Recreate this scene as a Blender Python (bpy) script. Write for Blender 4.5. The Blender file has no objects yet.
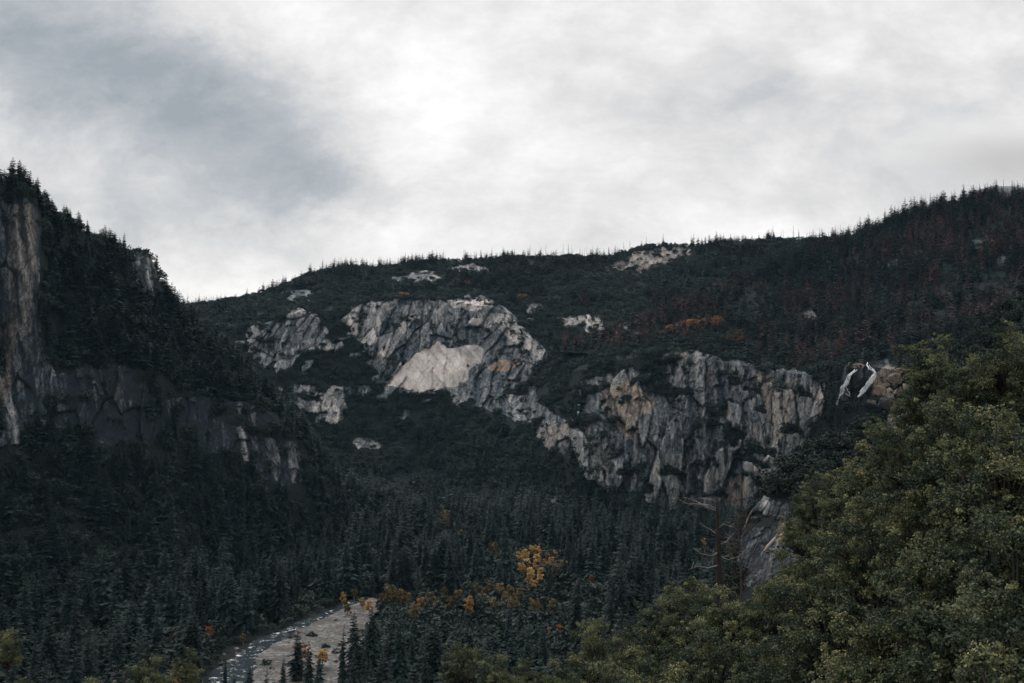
import bpy, math, random
import numpy as np
from mathutils import Vector

rng = np.random.default_rng(11)
random.seed(11)
F, W, H, YH = 995.0, 1024, 683, 400.0
PITCH = math.atan((YH - 341.5) / F)
CP, SP = math.cos(PITCH), math.sin(PITCH)
FLOOR = -120.0
scene = bpy.context.scene
COL = scene.collection

# ------------------------------------------------------------ camera geometry
def P(px, py, d):
    """point seen at (px, py) standing at horizontal distance d from the viewpoint"""
    dx = (np.asarray(px, float) - 512) / F
    dy = (341.5 - np.asarray(py, float)) / F
    f = CP - dy * SP
    up = SP + dy * CP
    h = np.hypot(dx, f)
    return np.stack([d * dx / h, d * f / h, d * up / h], -1)

def project(p):
    f = p[..., 1] * CP + p[..., 2] * SP
    u = p[..., 2] * CP - p[..., 1] * SP
    return 512 + F * p[..., 0] / f, 341.5 - F * u / f, f

# ------------------------------------------------------------ noise
def _hash(ix, iy, iz, seed):
    h = (ix * 374761393 + iy * 668265263 + iz * 2147483647 + seed * 974711) & 0xFFFFFFFF
    h = ((h ^ (h >> 13)) * 1274126177) & 0xFFFFFFFF
    h = ((h ^ (h >> 15)) * 2246822519) & 0xFFFFFFFF
    return ((h ^ (h >> 16)) & 0xFFFFFF) / float(0xFFFFFF)

def vnoise(x, y, z, seed=0):
    x0, y0, z0 = np.floor(x), np.floor(y), np.floor(z)
    fx, fy, fz = x - x0, y - y0, z - z0
    fx, fy, fz = fx*fx*(3-2*fx), fy*fy*(3-2*fy), fz*fz*(3-2*fz)
    i, j, k = x0.astype(np.int64), y0.astype(np.int64), z0.astype(np.int64)
    r = 0
    for a in (0, 1):
        wa = fx if a else 1 - fx
        for b in (0, 1):
            wb = fy if b else 1 - fy
            for c in (0, 1):
                wc = fz if c else 1 - fz
                r = r + wa * wb * wc * _hash(i + a, j + b, k + c, seed)
    return r * 2 - 1

def fbm(x, y, z, octaves=4, seed=0, gain=0.5):
    x, y, z = np.broadcast_arrays(np.asarray(x, float), np.asarray(y, float), np.asarray(z, float))
    r, a, f, n = 0, 1.0, 1.0, 0.0
    for o in range(octaves):
        r = r + a * vnoise(x * f + 17.3 * o, y * f + 5.1 * o, z * f, seed + o)
        n += a
        a *= gain
        f *= 2.03
    return r / n

def cells(u, v, seed=0):
    """2-D cellular noise: random per cell, second random, offset to cell centre, edge distance"""
    iu, iv = np.floor(u).astype(np.int64), np.floor(v).astype(np.int64)
    best = np.full(u.shape, 9e9); second = np.full(u.shape, 9e9)
    r1 = np.zeros(u.shape); r2 = np.zeros(u.shape); ou = np.zeros(u.shape); ov = np.zeros(u.shape)
    for a in (-1, 0, 1):
        for b in (-1, 0, 1):
            z = np.zeros_like(iu)
            cu = iu + a + _hash(iu + a, iv + b, z, seed)
            cv = iv + b + _hash(iu + a, iv + b, z, seed + 1)
            d = (u - cu) ** 2 + (v - cv) ** 2
            m = d < best
            second = np.where(m, best, np.minimum(second, d))
            best = np.where(m, d, best)
            r1 = np.where(m, _hash(iu + a, iv + b, z, seed + 2), r1)
            r2 = np.where(m, _hash(iu + a, iv + b, z, seed + 3), r2)
            ou = np.where(m, u - cu, ou); ov = np.where(m, v - cv, ov)
    return r1, r2, ou, ov, np.sqrt(second) - np.sqrt(best)

def inside(px, py, poly):
    poly = np.asarray(poly, float)
    r = np.zeros(px.shape, bool)
    n = len(poly)
    for i in range(n):
        x1, y1 = poly[i]; x2, y2 = poly[(i + 1) % n]
        if y1 == y2:
            continue
        c = ((y1 > py) != (y2 > py)) & (px < (x2 - x1) * (py - y1) / (y2 - y1) + x1)
        r ^= c
    return r

# ------------------------------------------------------------ object helpers
def tag(o, label=None, cat=None, group=None, kind=None):
    if label: o['label'] = label
    if cat: o['category'] = cat
    if group: o['group'] = group
    if kind: o['kind'] = kind
    return o

def link(o, parent=None):
    COL.objects.link(o)
    if parent is not None:
        o.parent = parent
    return o

def empty(name, loc=(0, 0, 0)):
    o = bpy.data.objects.new(name, None)
    o.empty_display_size = 0.5
    COL.objects.link(o)
    o.location = loc
    return o

def mesh_from(name, verts, faces, mats, smooth=False, fcol=None, midx=None):
    me = bpy.data.meshes.new(name)
    me.from_pydata([tuple(v) for v in verts], [], [tuple(f) for f in faces])
    for m in (mats if isinstance(mats, (list, tuple)) else [mats]):
        me.materials.append(m)
    if smooth:
        me.polygons.foreach_set('use_smooth', [True] * len(me.polygons))
    if midx is not None:
        me.polygons.foreach_set('material_index', list(midx))
    if fcol is not None:
        a = me.attributes.new('tint', 'FLOAT', 'FACE')
        a.data.foreach_set('value', np.asarray(fcol, np.float32))
    me.update()
    return me

def tube(verts, faces, pts, radii, sides=6):
    """append a tapered tube through pts"""
    base = len(verts)
    pts = [Vector(p) for p in pts]
    for i, p in enumerate(pts):
        t = (pts[min(i + 1, len(pts) - 1)] - pts[max(i - 1, 0)]).normalized()
        a = t.cross(Vector((0.31, 0.95, 0.11)))
        if a.length < 1e-3:
            a = t.cross(Vector((1, 0, 0)))
        a.normalize(); b = t.cross(a)
        for s in range(sides):
            q = 2 * math.pi * s / sides
            verts.append(tuple(p + (a * math.cos(q) + b * math.sin(q)) * radii[i]))
    for i in range(len(pts) - 1):
        for s in range(sides):
            s2 = (s + 1) % sides
            faces.append((base + i*sides + s, base + i*sides + s2, base + (i+1)*sides + s2, base + (i+1)*sides + s))
    faces.append(tuple(base + (len(pts)-1)*sides + s for s in range(sides)))
    faces.append(tuple(base + s for s in reversed(range(sides))))

# ------------------------------------------------------------ node helpers
class NT:
    def __init__(self, tree):
        self.t = tree; self.n = tree.nodes; self.l = tree.links
    def node(self, typ, **kw):
        nd = self.n.new(typ)
        for k, v in kw.items():
            setattr(nd, k, v)
        return nd
    def put(self, sock, v):
        if isinstance(v, bpy.types.NodeSocket): self.l.new(v, sock)
        elif v is not None: sock.default_value = v
    def math(self, op, a, b=None, c=None, clamp=False):
        nd = self.node('ShaderNodeMath', operation=op); nd.use_clamp = clamp
        self.put(nd.inputs[0], a); self.put(nd.inputs[1], b); self.put(nd.inputs[2], c)
        return nd.outputs[0]
    def noise(self, vec, scale, detail=4, rough=0.55, dist=0.0):
        nd = self.node('ShaderNodeTexNoise')
        self.put(nd.inputs['Vector'], vec)
        nd.inputs['Scale'].default_value = scale; nd.inputs['Detail'].default_value = detail
        nd.inputs['Roughness'].default_value = rough; nd.inputs['Distortion'].default_value = dist
        return nd.outputs[0]
    def mapping(self, vec, scale):
        nd = self.node('ShaderNodeMapping'); self.put(nd.inputs['Vector'], vec)
        nd.inputs['Scale'].default_value = scale
        return nd.outputs[0]
    def ramp(self, fac, stops):
        nd = self.node('ShaderNodeValToRGB'); self.put(nd.inputs[0], fac)
        el = nd.color_ramp.elements
        while len(el) < len(stops): el.new(0.5)
        for e, (p, c) in zip(el, stops):
            e.position = p; e.color = (*c, 1) if len(c) == 3 else c
        return nd.outputs[0]
    def mix(self, fac, a, b, mode='MIX'):
        nd = self.node('ShaderNodeMix', data_type='RGBA', blend_type=mode)
        self.put(nd.inputs[0], fac)
        self.put(nd.inputs[6], (*a, 1) if isinstance(a, tuple) else a)
        self.put(nd.inputs[7], (*b, 1) if isinstance(b, tuple) else b)
        return nd.outputs[2]
    def attr(self, name, out='Fac', typ='GEOMETRY'):
        nd = self.node('ShaderNodeAttribute', attribute_type=typ, attribute_name=name)
        return nd.outputs[out]
    def coords(self):
        return self.node('ShaderNodeTexCoord').outputs['Object']

def new_mat(name):
    m = bpy.data.materials.new(name); m.use_nodes = True
    m.node_tree.nodes.clear()
    return m, NT(m.node_tree)

def finish(nt, color, rough=0.9, bump=None, bump_s=0.5, bump_d=1.0, transl=0.0, spec=0.25):
    b = nt.node('ShaderNodeBsdfPrincipled')
    nt.put(b.inputs['Base Color'], (*color, 1) if isinstance(color, tuple) else color)
    nt.put(b.inputs['Roughness'], rough)
    b.inputs['Specular IOR Level'].default_value = spec
    if bump is not None:
        bn = nt.node('ShaderNodeBump'); bn.inputs['Strength'].default_value = bump_s
        bn.inputs['Distance'].default_value = bump_d
        nt.put(bn.inputs['Height'], bump); nt.l.new(bn.outputs[0], b.inputs['Normal'])
    out = nt.node('ShaderNodeOutputMaterial')
    sh = b.outputs[0]
    if transl:
        tr = nt.node('ShaderNodeBsdfTranslucent')
        nt.put(tr.inputs['Color'], (*color, 1) if isinstance(color, tuple) else color)
        mx = nt.node('ShaderNodeMixShader'); mx.inputs[0].default_value = transl
        nt.l.new(sh, mx.inputs[1]); nt.l.new(tr.outputs[0], mx.inputs[2]); sh = mx.outputs[0]
    nt.l.new(sh, out.inputs['Surface'])

# ------------------------------------------------------------ materials
def terrain_material():
    m, nt = new_mat('granite_and_forest_floor')
    co = nt.coords()
    rock = nt.attr('rock'); tone = nt.attr('tone'); warm = nt.attr('warm')
    # granite: per-face tone, water streaks down the face, fine grain and cracks
    streak = nt.noise(nt.mapping(co, (0.22, 0.22, 0.022)), 1.0, 5, 0.65, 0.4)
    fine = nt.noise(nt.mapping(co, (0.5, 0.5, 0.28)), 1.0, 6, 0.72)
    grain = nt.noise(co, 1.6, 3, 0.7)
    vor = nt.node('ShaderNodeTexVoronoi', feature='DISTANCE_TO_EDGE')
    warp = nt.noise(co, 0.11, 3, 0.6)
    comb = nt.node('ShaderNodeVectorMath', operation='ADD')
    sc = nt.node('ShaderNodeVectorMath', operation='SCALE')
    nz = nt.node('ShaderNodeTexNoise'); nt.put(nz.inputs['Vector'], co); nz.inputs['Scale'].default_value = 0.1
    nt.l.new(nz.outputs[1], sc.inputs[0]); sc.inputs['Scale'].default_value = 10.0
    nt.l.new(nt.mapping(co, (1, 1, 0.38)), comb.inputs[0]); nt.l.new(sc.outputs[0], comb.inputs[1])
    nt.l.new(comb.outputs[0], vor.inputs['Vector']); vor.inputs['Scale'].default_value = 0.13
    crack = nt.ramp(vor.outputs[0], [(0.0, (0, 0, 0)), (0.045, (1, 1, 1))])
    t = nt.math('ADD', tone, nt.math('MULTIPLY', nt.math('SUBTRACT', streak, 0.5), 0.85))
    calm = nt.math('SUBTRACT', 1.0, nt.math('MULTIPLY', nt.attr('flat'), 0.72))
    t = nt.math('ADD', tone, nt.math('MULTIPLY', nt.math('SUBTRACT', t, tone), calm))
    t = nt.math('ADD', t, nt.math('MULTIPLY', nt.math('MULTIPLY', nt.math('SUBTRACT', fine, 0.5), 1.1), calm))
    t = nt.math('ADD', t, nt.math('MULTIPLY', nt.math('MULTIPLY', nt.math('SUBTRACT', grain, 0.5), 0.4), calm), clamp=True)
    grey = nt.ramp(t, [(0.0, (0.016, 0.023, 0.030)), (0.25, (0.062, 0.080, 0.095)), (0.48, (0.19, 0.205, 0.215)), (0.7, (0.40, 0.39, 0.375)), (1.0, (0.70, 0.65, 0.615))])
    tan = nt.ramp(t, [(0.0, (0.04, 0.034, 0.03)), (0.4, (0.19, 0.14, 0.105)), (0.72, (0.40, 0.305, 0.225)), (1.0, (0.54, 0.45, 0.38))])
    wf = nt.math('ADD', warm, nt.math('MULTIPLY', nt.math('SUBTRACT', warp, 0.5), 0.55), clamp=True)
    rc = nt.mix(wf, grey, tan)
    rc = nt.mix(nt.math('MULTIPLY', nt.math('MULTIPLY', nt.math('SUBTRACT', 1.0, crack), 0.32), nt.math('POWER', calm, 3.0)), rc, (0.02, 0.024, 0.028))
    # forest floor / low brush
    g1 = nt.noise(co, 0.06, 5, 0.7)
    g2 = nt.noise(co, 0.55, 5, 0.75)
    gr = nt.ramp(g2, [(0.3, (0.005, 0.010, 0.011)), (0.6, (0.012, 0.019, 0.019)), (0.85, (0.040, 0.043, 0.038))])
    gr = nt.mix(nt.math('MULTIPLY', g1, 0.5), gr, (0.016, 0.018, 0.017))
    k = nt.math('ADD', rock, nt.math('MULTIPLY', nt.math('SUBTRACT', g2, 0.5), 0.9))
    k = nt.ramp(k, [(0.42, (0, 0, 0)), (0.55, (1, 1, 1))])
    c = nt.mix(k, gr, rc)
    bump = nt.math('ADD', nt.math('MULTIPLY', fine, 1.6), nt.math('ADD', nt.math('MULTIPLY', streak, 1.4), nt.math('MULTIPLY', crack, 0.5)))
    finish(nt, c, 0.92, bump, 0.9, 1.6, spec=0.15)
    return m

def leaf_material(name, stops, transl=0.2, jitter=0.5, attr=True):
    m, nt = new_mat(name)
    rnd = nt.node('ShaderNodeObjectInfo').outputs['Random']
    a = nt.attr('tint') if attr else 0.5
    f = nt.math('ADD', nt.math('MULTIPLY', a, 1 - jitter), nt.math('MULTIPLY', rnd, jitter))
    c = nt.ramp(f, stops)
    finish(nt, c, 0.75, transl=transl, spec=0.2)
    return m

def bark_material(name, a, b):
    m, nt = new_mat(name)
    co = nt.coords()
    n = nt.noise(nt.mapping(co, (9, 9, 1.2)), 1.5, 5, 0.7)
    finish(nt, nt.ramp(n, [(0.3, a), (0.7, b)]), 0.95, n, 0.6, 0.03, spec=0.1)
    return m

def ground_material():
    m, nt = new_mat('hillside_duff')
    co = nt.coords()
    n = nt.noise(co, 0.8, 7, 0.7); n2 = nt.noise(co, 7.0, 4, 0.7)
    c = nt.ramp(n, [(0.3, (0.018, 0.017, 0.012)), (0.6, (0.045, 0.042, 0.024)), (0.8, (0.085, 0.07, 0.04))])
    finish(nt, nt.mix(nt.math('MULTIPLY', n2, 0.5), c, (0.02, 0.022, 0.012)), 0.95, n2, 0.7, 0.08, spec=0.1)
    return m

def gravel_material():
    m, nt = new_mat('river_gravel')
    co = nt.coords()
    v = nt.node('ShaderNodeTexVoronoi'); nt.put(v.inputs['Vector'], co); v.inputs['Scale'].default_value = 0.8
    n = nt.noise(co, 0.09, 6, 0.7); n2 = nt.noise(co, 0.45, 8, 0.82)
    c = nt.ramp(n2, [(0.36, (0.025, 0.026, 0.026)), (0.45, (0.085, 0.083, 0.080)), (0.56, (0.20, 0.193, 0.186)), (0.72, (0.46, 0.445, 0.43))])
    c = nt.mix(nt.ramp(n, [(0.40, (0, 0, 0)), (0.6, (0.85, 0.85, 0.85))]), c, (0.055, 0.052, 0.047))
    c = nt.mix(0.35, c, nt.ramp(v.outputs['Distance'], [(0.1, (.62, .62, .62)), (0.6, (.3, .3, .3))]), 'SOFT_LIGHT')
    finish(nt, c, 0.9, n2, 0.8, 0.5, spec=0.2)
    return m

def water_material(name, foam_scale, lo, hi, stretch):
    m, nt = new_mat(name)
    co = nt.coords()
    n = nt.noise(nt.mapping(co, stretch), foam_scale, 6, 0.75, 0.6)
    foam = nt.ramp(n, [(lo, (0, 0, 0)), (hi, (1, 1, 1))])
    c = nt.mix(foam, (0.025, 0.036, 0.042), (0.78, 0.80, 0.81))
    r = nt.math('ADD', 0.10, nt.math('MULTIPLY', foam, 0.8))
    finish(nt, c, r, n, 0.18, 0.2, spec=0.3)
    return m

def boulder_material(name, a, b, c3):
    m, nt = new_mat(name)
    co = nt.coords()
    n = nt.noise(co, 1.9, 8, 0.78); n2 = nt.noise(nt.mapping(co, (5, 5, .8)), 1.0, 6, 0.7)
    f = nt.math('ADD', nt.math('MULTIPLY', n, 0.6), nt.math('MULTIPLY', n2, 0.4))
    finish(nt, nt.ramp(f, [(0.32, a), (0.5, b), (0.68, c3)]), 0.9, n, 0.8, 0.12, spec=0.15)
    return m

M = {}
M['terrain'] = terrain_material()
M['needle'] = leaf_material('conifer_needles', [(0.0, (0.003, 0.0075, 0.009)), (0.5, (0.0075, 0.0175, 0.018)), (1.0, (0.022, 0.042, 0.038))], 0.05, 0.62)
M['rusty'] = leaf_material('dead_needles', [(0.0, (0.036, 0.023, 0.026)), (0.5, (0.074, 0.042, 0.044)), (1.0, (0.14, 0.076, 0.068))], 0.05, 0.6)
M['brush'] = leaf_material('brush_leaves', [(0.0, (0.005, 0.011, 0.012)), (0.5, (0.014, 0.026, 0.024)), (1.0, (0.042, 0.058, 0.045))], 0.08, 0.55)
M['gold'] = leaf_material('autumn_leaves', [(0.0, (0.14, 0.09, 0.038)), (0.5, (0.40, 0.24, 0.085)), (1.0, (0.68, 0.48, 0.21))], 0.25, 0.45)
M['dull_gold'] = leaf_material('faded_autumn_leaves', [(0.0, (0.050, 0.044, 0.027)), (0.5, (0.125, 0.098, 0.048)), (1.0, (0.27, 0.20, 0.095))], 0.2, 0.45)
M['orange'] = leaf_material('orange_leaves', [(0.0, (0.12, 0.055, 0.025)), (0.5, (0.24, 0.105, 0.040)), (1.0, (0.36, 0.17, 0.07))], 0.2, 0.4)
M['oak'] = leaf_material('oak_leaves', [(0.0, (0.013, 0.024, 0.019)), (0.28, (0.036, 0.055, 0.036)), (0.58, (0.096, 0.113, 0.062)), (0.85, (0.21, 0.208, 0.105)), (1.0, (0.40, 0.34, 0.16))], 0.22, 0.12)
M['bark'] = bark_material('brown_bark', (0.028, 0.022, 0.018), (0.085, 0.07, 0.056))
M['oak_bark'] = bark_material('grey_oak_bark', (0.025, 0.023, 0.02), (0.08, 0.073, 0.063))
M['burnt'] = bark_material('charred_wood', (0.010, 0.010, 0.010), (0.042, 0.038, 0.036))
M['grey_wood'] = bark_material('weathered_wood', (0.12, 0.112, 0.104), (0.30, 0.28, 0.26))
M['snag_wood'] = bark_material('snag_wood', (0.09, 0.084, 0.078), (0.24, 0.225, 0.21))
M['twiggy'] = bark_material('brown_twigs', (0.03, 0.026, 0.023), (0.085, 0.073, 0.064))
M['bleached'] = bark_material('bleached_wood', (0.16, 0.14, 0.12), (0.36, 0.32, 0.28))
M['hillside'] = ground_material()
M['gravel'] = gravel_material()
M['river'] = water_material('river_water', 0.24, 0.56, 0.70, (1, 1, 1))
M['fall'] = water_material('falling_water', 1.3, 0.34, 0.56, (1.6, 1.6, 0.16))
M['tan_rock'] = boulder_material('tan_granite', (0.030, 0.026, 0.024), (0.115, 0.092, 0.078), (0.28, 0.23, 0.195))
M['grey_rock'] = boulder_material('grey_granite', (0.03, 0.033, 0.036), (0.10, 0.10, 0.098), (0.27, 0.255, 0.24))

# ------------------------------------------------------------ terrain sheets
class Sheet: pass
SHEETS = []

def features(s, polys, warp=3.0, seed=3):
    """terrain type per vertex: rock cover, tone of the rock and warmth of its colour"""
    s.rock = np.zeros(s.px.shape); s.tone = np.full(s.px.shape, 0.42); s.warm = np.zeros(s.px.shape); s.flat = np.zeros(s.px.shape)
    X, Y, Z = s.xyz[..., 0], s.xyz[..., 1], s.xyz[..., 2]
    k = s.dist / F
    wx = (fbm(X/(14*k), Y/(14*k), Z/(14*k), 4, seed) * 2.2 + fbm(X/(55*k), Y/(55*k), Z/(55*k), 2, seed+9) * 1.5) * warp
    wy = (fbm(X/(14*k)+40, Y/(14*k), Z/(14*k), 4, seed+4) * 2.2 + fbm(X/(55*k)+9, Y/(55*k), Z/(55*k), 2, seed+12) * 1.5) * warp
    holes = fbm(X/(22*k), Y/(22*k), Z/(9*k), 4, seed+20)
    for poly, kind, val in polys:
        a = np.asarray(poly, float)
        m = inside(s.px + wx, s.py + wy, a) if kind in ('rock', 'patch') else inside(s.px + wx * 0.5, s.py + wy * 0.5, a)
        if kind == 'rock':
            s.rock[m & (holes < -0.62 + 1.25 * val[0])] = 1
            if len(val) > 1: s.tone[m] = val[1]
            if len(val) > 2: s.warm[m] = val[2]
        elif kind == 'patch':
            mm = m & (holes < -0.62 + 1.25 * val[0])
            s.rock[mm] = 1; s.tone[mm] = val[1]
            if len(val) > 2: s.warm[mm] = val[2]
        elif kind == 'tone':
            s.tone[m] = val[0]; s.rock[m] = 1
            if len(val) > 1: s.warm[m] = val[1]
            if len(val) > 2: s.flat[m] = val[2]

def loft(name, x0, x1, step, curves, rows, polys=(), relief=6.0, crag=7.0, warp=3.0, seed=1, label=None, cell=16.0, tilt=-0.42, streak=.15):
    s = Sheet(); s.name = name
    xs = np.arange(x0, x1 + step, step)
    PYs, Ds = [], []
    for c in curves:
        c = np.asarray(c, float)
        PYs.append(np.interp(xs, c[:, 0], c[:, 1])); Ds.append(np.interp(xs, c[:, 0], c[:, 2]))
    kern = np.ones(9) / 9
    def sm(a):
        return np.convolve(np.pad(a, 4, mode='edge'), kern, mode='valid')
    PYs = [sm(a) for a in PYs]; Ds = [sm(a) for a in Ds]
    py, dd = [], []
    for i, n in enumerate(rows):
        last = i == len(rows) - 1
        for t in np.linspace(0, 1, n + (1 if last else 0), endpoint=last):
            py.append(PYs[i] * (1-t) + PYs[i+1] * t); dd.append(Ds[i] * (1-t) + Ds[i+1] * t)
    s.py = np.array(py); s.dist = np.array(dd); s.px = np.broadcast_to(xs, s.py.shape).copy()
    s.xyz = P(s.px, s.py, s.dist)
    features(s, polys, warp, seed)
    crest_row = sum(rows[:-1])
    s.rock[crest_row:] = 0; s.flat[crest_row:] = 0
    X, Y, Z = s.xyz[..., 0].copy(), s.xyz[..., 1].copy(), s.xyz[..., 2].copy()
    # broad hillside relief
    s.xyz[..., 2] += relief * (fbm(X/130, Y/130, Z/130, 3, seed+30) + 0.35 * fbm(X/28, Y/28, Z/28, 3, seed+33)) * (1 - 0.7 * s.rock)
    # crags: tilted blocks of two sizes, joints running down the face
    hor = np.hypot(X, Y); az = np.arctan2(X, Y)
    u = az * hor.mean(); v = Z
    wu = 5 * fbm(X/30, Y/30, Z/30, 3, seed+40); wv = 7 * fbm(X/30, Y/30, Z/30 + 50, 3, seed+43)
    lean = (tilt(s.px) if callable(tilt) else tilt) * v
    A = cells((u + lean + wu)/cell, (v + wv)/(cell*2.8), seed+50)
    B = cells((u + lean + wu)/(cell*.38), (v + wv)/(cell*.95), seed+60)
    C3 = cells((u + wu*.6)/(cell*.16), (v + wv)/(cell*.36), seed+70)
    disp = (A[0]-.5)*1.6 + A[2]*(A[1]-.5)*2.4 + A[3]*1.3*(A[0]-.3) + 0.38*((B[0]-.5) + B[2]*(B[1]-.5)*1.7 + B[3]*.8*(B[0]-.5)) + 0.10*(C3[0]-.5)
    disp += 0.22 * fbm(u/7, v/45, az*0, 4, seed+80) - 0.35*np.exp(-A[4]*14)
    edge = s.rock.copy()
    for _ in range(4):
        edge = (edge + np.roll(edge, 1, 0) + np.roll(edge, -1, 0) + np.roll(edge, 1, 1) + np.roll(edge, -1, 1)) / 5
    push = disp * crag * edge * (1 - 0.8 * s.flat)
    s.xyz[..., 0] -= push * np.sin(az); s.xyz[..., 1] -= push * np.cos(az)
    s.tone = s.tone + (1 - 0.75*s.flat) * ((A[0]-.5)*.26 + (B[0]-.5)*.22 + (C3[0]-.5)*.17 - 0.15*np.exp(-B[4]*14) - 0.26*np.exp(-A[4]*26))
    s.warm = s.warm + np.where(s.flat > 0, 0, np.clip((B[1]-.82)*2.2, 0, 1) * 0.7)
    s.tone += s.flat * (.30 * fbm((u + .75*v)/4.5, (v - .75*u)/60, az*0, 4, seed+95) + .42 * fbm(u/22, v/22, az*0, 4, seed+97))
    s.tone += (1 - s.flat) * streak * fbm((u + .15*v)/3.5, v/55, az*0, 4, seed+99)
    s.edge = edge
    build_sheet(s, M['terrain'], label)
    SHEETS.append(s)
    return s

def build_sheet(s, mat, label=None):
    nr, nc = s.px.shape
    me = bpy.data.meshes.new(s.name)
    idx = np.arange(nr * nc).reshape(nr, nc)
    q = np.stack([idx[:-1, :-1], idx[:-1, 1:], idx[1:, 1:], idx[1:, :-1]], -1).reshape(-1, 4)
    me.vertices.add(nr * nc); me.loops.add(q.size); me.polygons.add(len(q))
    me.vertices.foreach_set('co', s.xyz.reshape(-1).astype(np.float32))
    me.loops.foreach_set('vertex_index', q.reshape(-1).astype(np.int32))
    me.polygons.foreach_set('loop_start', np.arange(0, q.size, 4, dtype=np.int32))
    me.polygons.foreach_set('loop_total', np.full(len(q), 4, np.int32))
    for nm in ('rock', 'tone', 'warm', 'flat'):
        if hasattr(s, nm):
            a = me.attributes.new(nm, 'FLOAT', 'POINT')
            src = s.edge if nm == 'rock' and hasattr(s, 'edge') else getattr(s, nm)
            a.data.foreach_set('value', src.reshape(-1).astype(np.float32))
    me.materials.append(mat)
    me.update(); me.validate()
    o = bpy.data.objects.new(s.name, me)
    COL.objects.link(o)
    tag(o, label, None, None, 'structure')
    s.obj = o
    # cell areas for scattering
    p = s.xyz
    a = np.cross(p[1:, :-1] - p[:-1, :-1], p[:-1, 1:] - p[:-1, :-1])
    s.area = np.linalg.norm(a, axis=-1)
    s.flatarea = np.abs(a[..., 2])

def behind(curve, dd, drop):
    """a curve dd metres further and drop metres lower than the given one"""
    r = []
    for x, y, d in curve:
        z = P(x, y, d)[2]
        lo, hi = -600.0, 1600.0
        tz = z - drop
        for _ in range(40):
            mid = (lo + hi) / 2
            if P(x, mid, d + dd)[2] > tz: lo = mid
            else: hi = mid
        r.append((x, (lo + hi) / 2, d + dd))
    return r

# far granite and forest mountain across the valley
c0 = [(100,512,1150),(400,512,1120),(560,520,1010),(640,524,965),(760,524,960),(860,530,900),(1180,540,850)]
c1 = [(100,440,1250),(250,440,1270),(330,440,1280),(420,440,1250),(500,440,1190),(540,455,1100),(580,480,1000),(640,498,975),(740,512,970),(800,500,930),(860,470,870),(1180,470,780)]
c2 = [(100,400,1330),(250,372,1330),(290,378,1325),(340,385,1330),(390,388,1310),(440,388,1300),(480,388,1290),(520,395,1250),(545,400,1150),(590,430,1020),(640,440,985),(740,450,980),(800,450,940),(860,420,860),(1180,420,760)]
c3 = [(100,332,1400),(215,325,1400),(250,330,1375),(300,312,1370),(330,322,1380),(350,308,1370),(400,298,1375),(450,301,1380),(500,308,1370),(540,350,1300),(575,375,1120),(620,360,1040),(680,355,1020),(740,364,1010),(800,373,960),(850,364,890),(900,372,840),(1180,380,720)]
c4 = [(100,315,1500),(250,312,1480),(350,296,1480),(450,293,1480),(540,312,1450),(620,332,1250),(700,332,1180),(800,350,1150),(860,352,1080),(920,352,1020),(1180,340,950)]
c5 = [(100,306,1700),(190,304,1700),(215,303,1700),(240,298,1700),(275,289,1690),(300,277,1680),(325,269,1680),(350,267,1690),(400,265,1700),(460,261,1720),(520,257,1740),(560,258,1750),(610,260,1760),(640,250,1760),(665,246,1760),(700,246,1760),(720,241,1760),(780,239,1760),(815,241,1720),(850,240,1700),(900,232,1680),(1180,200,1600)]
c6 = behind(c5, 350, 70)
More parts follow.
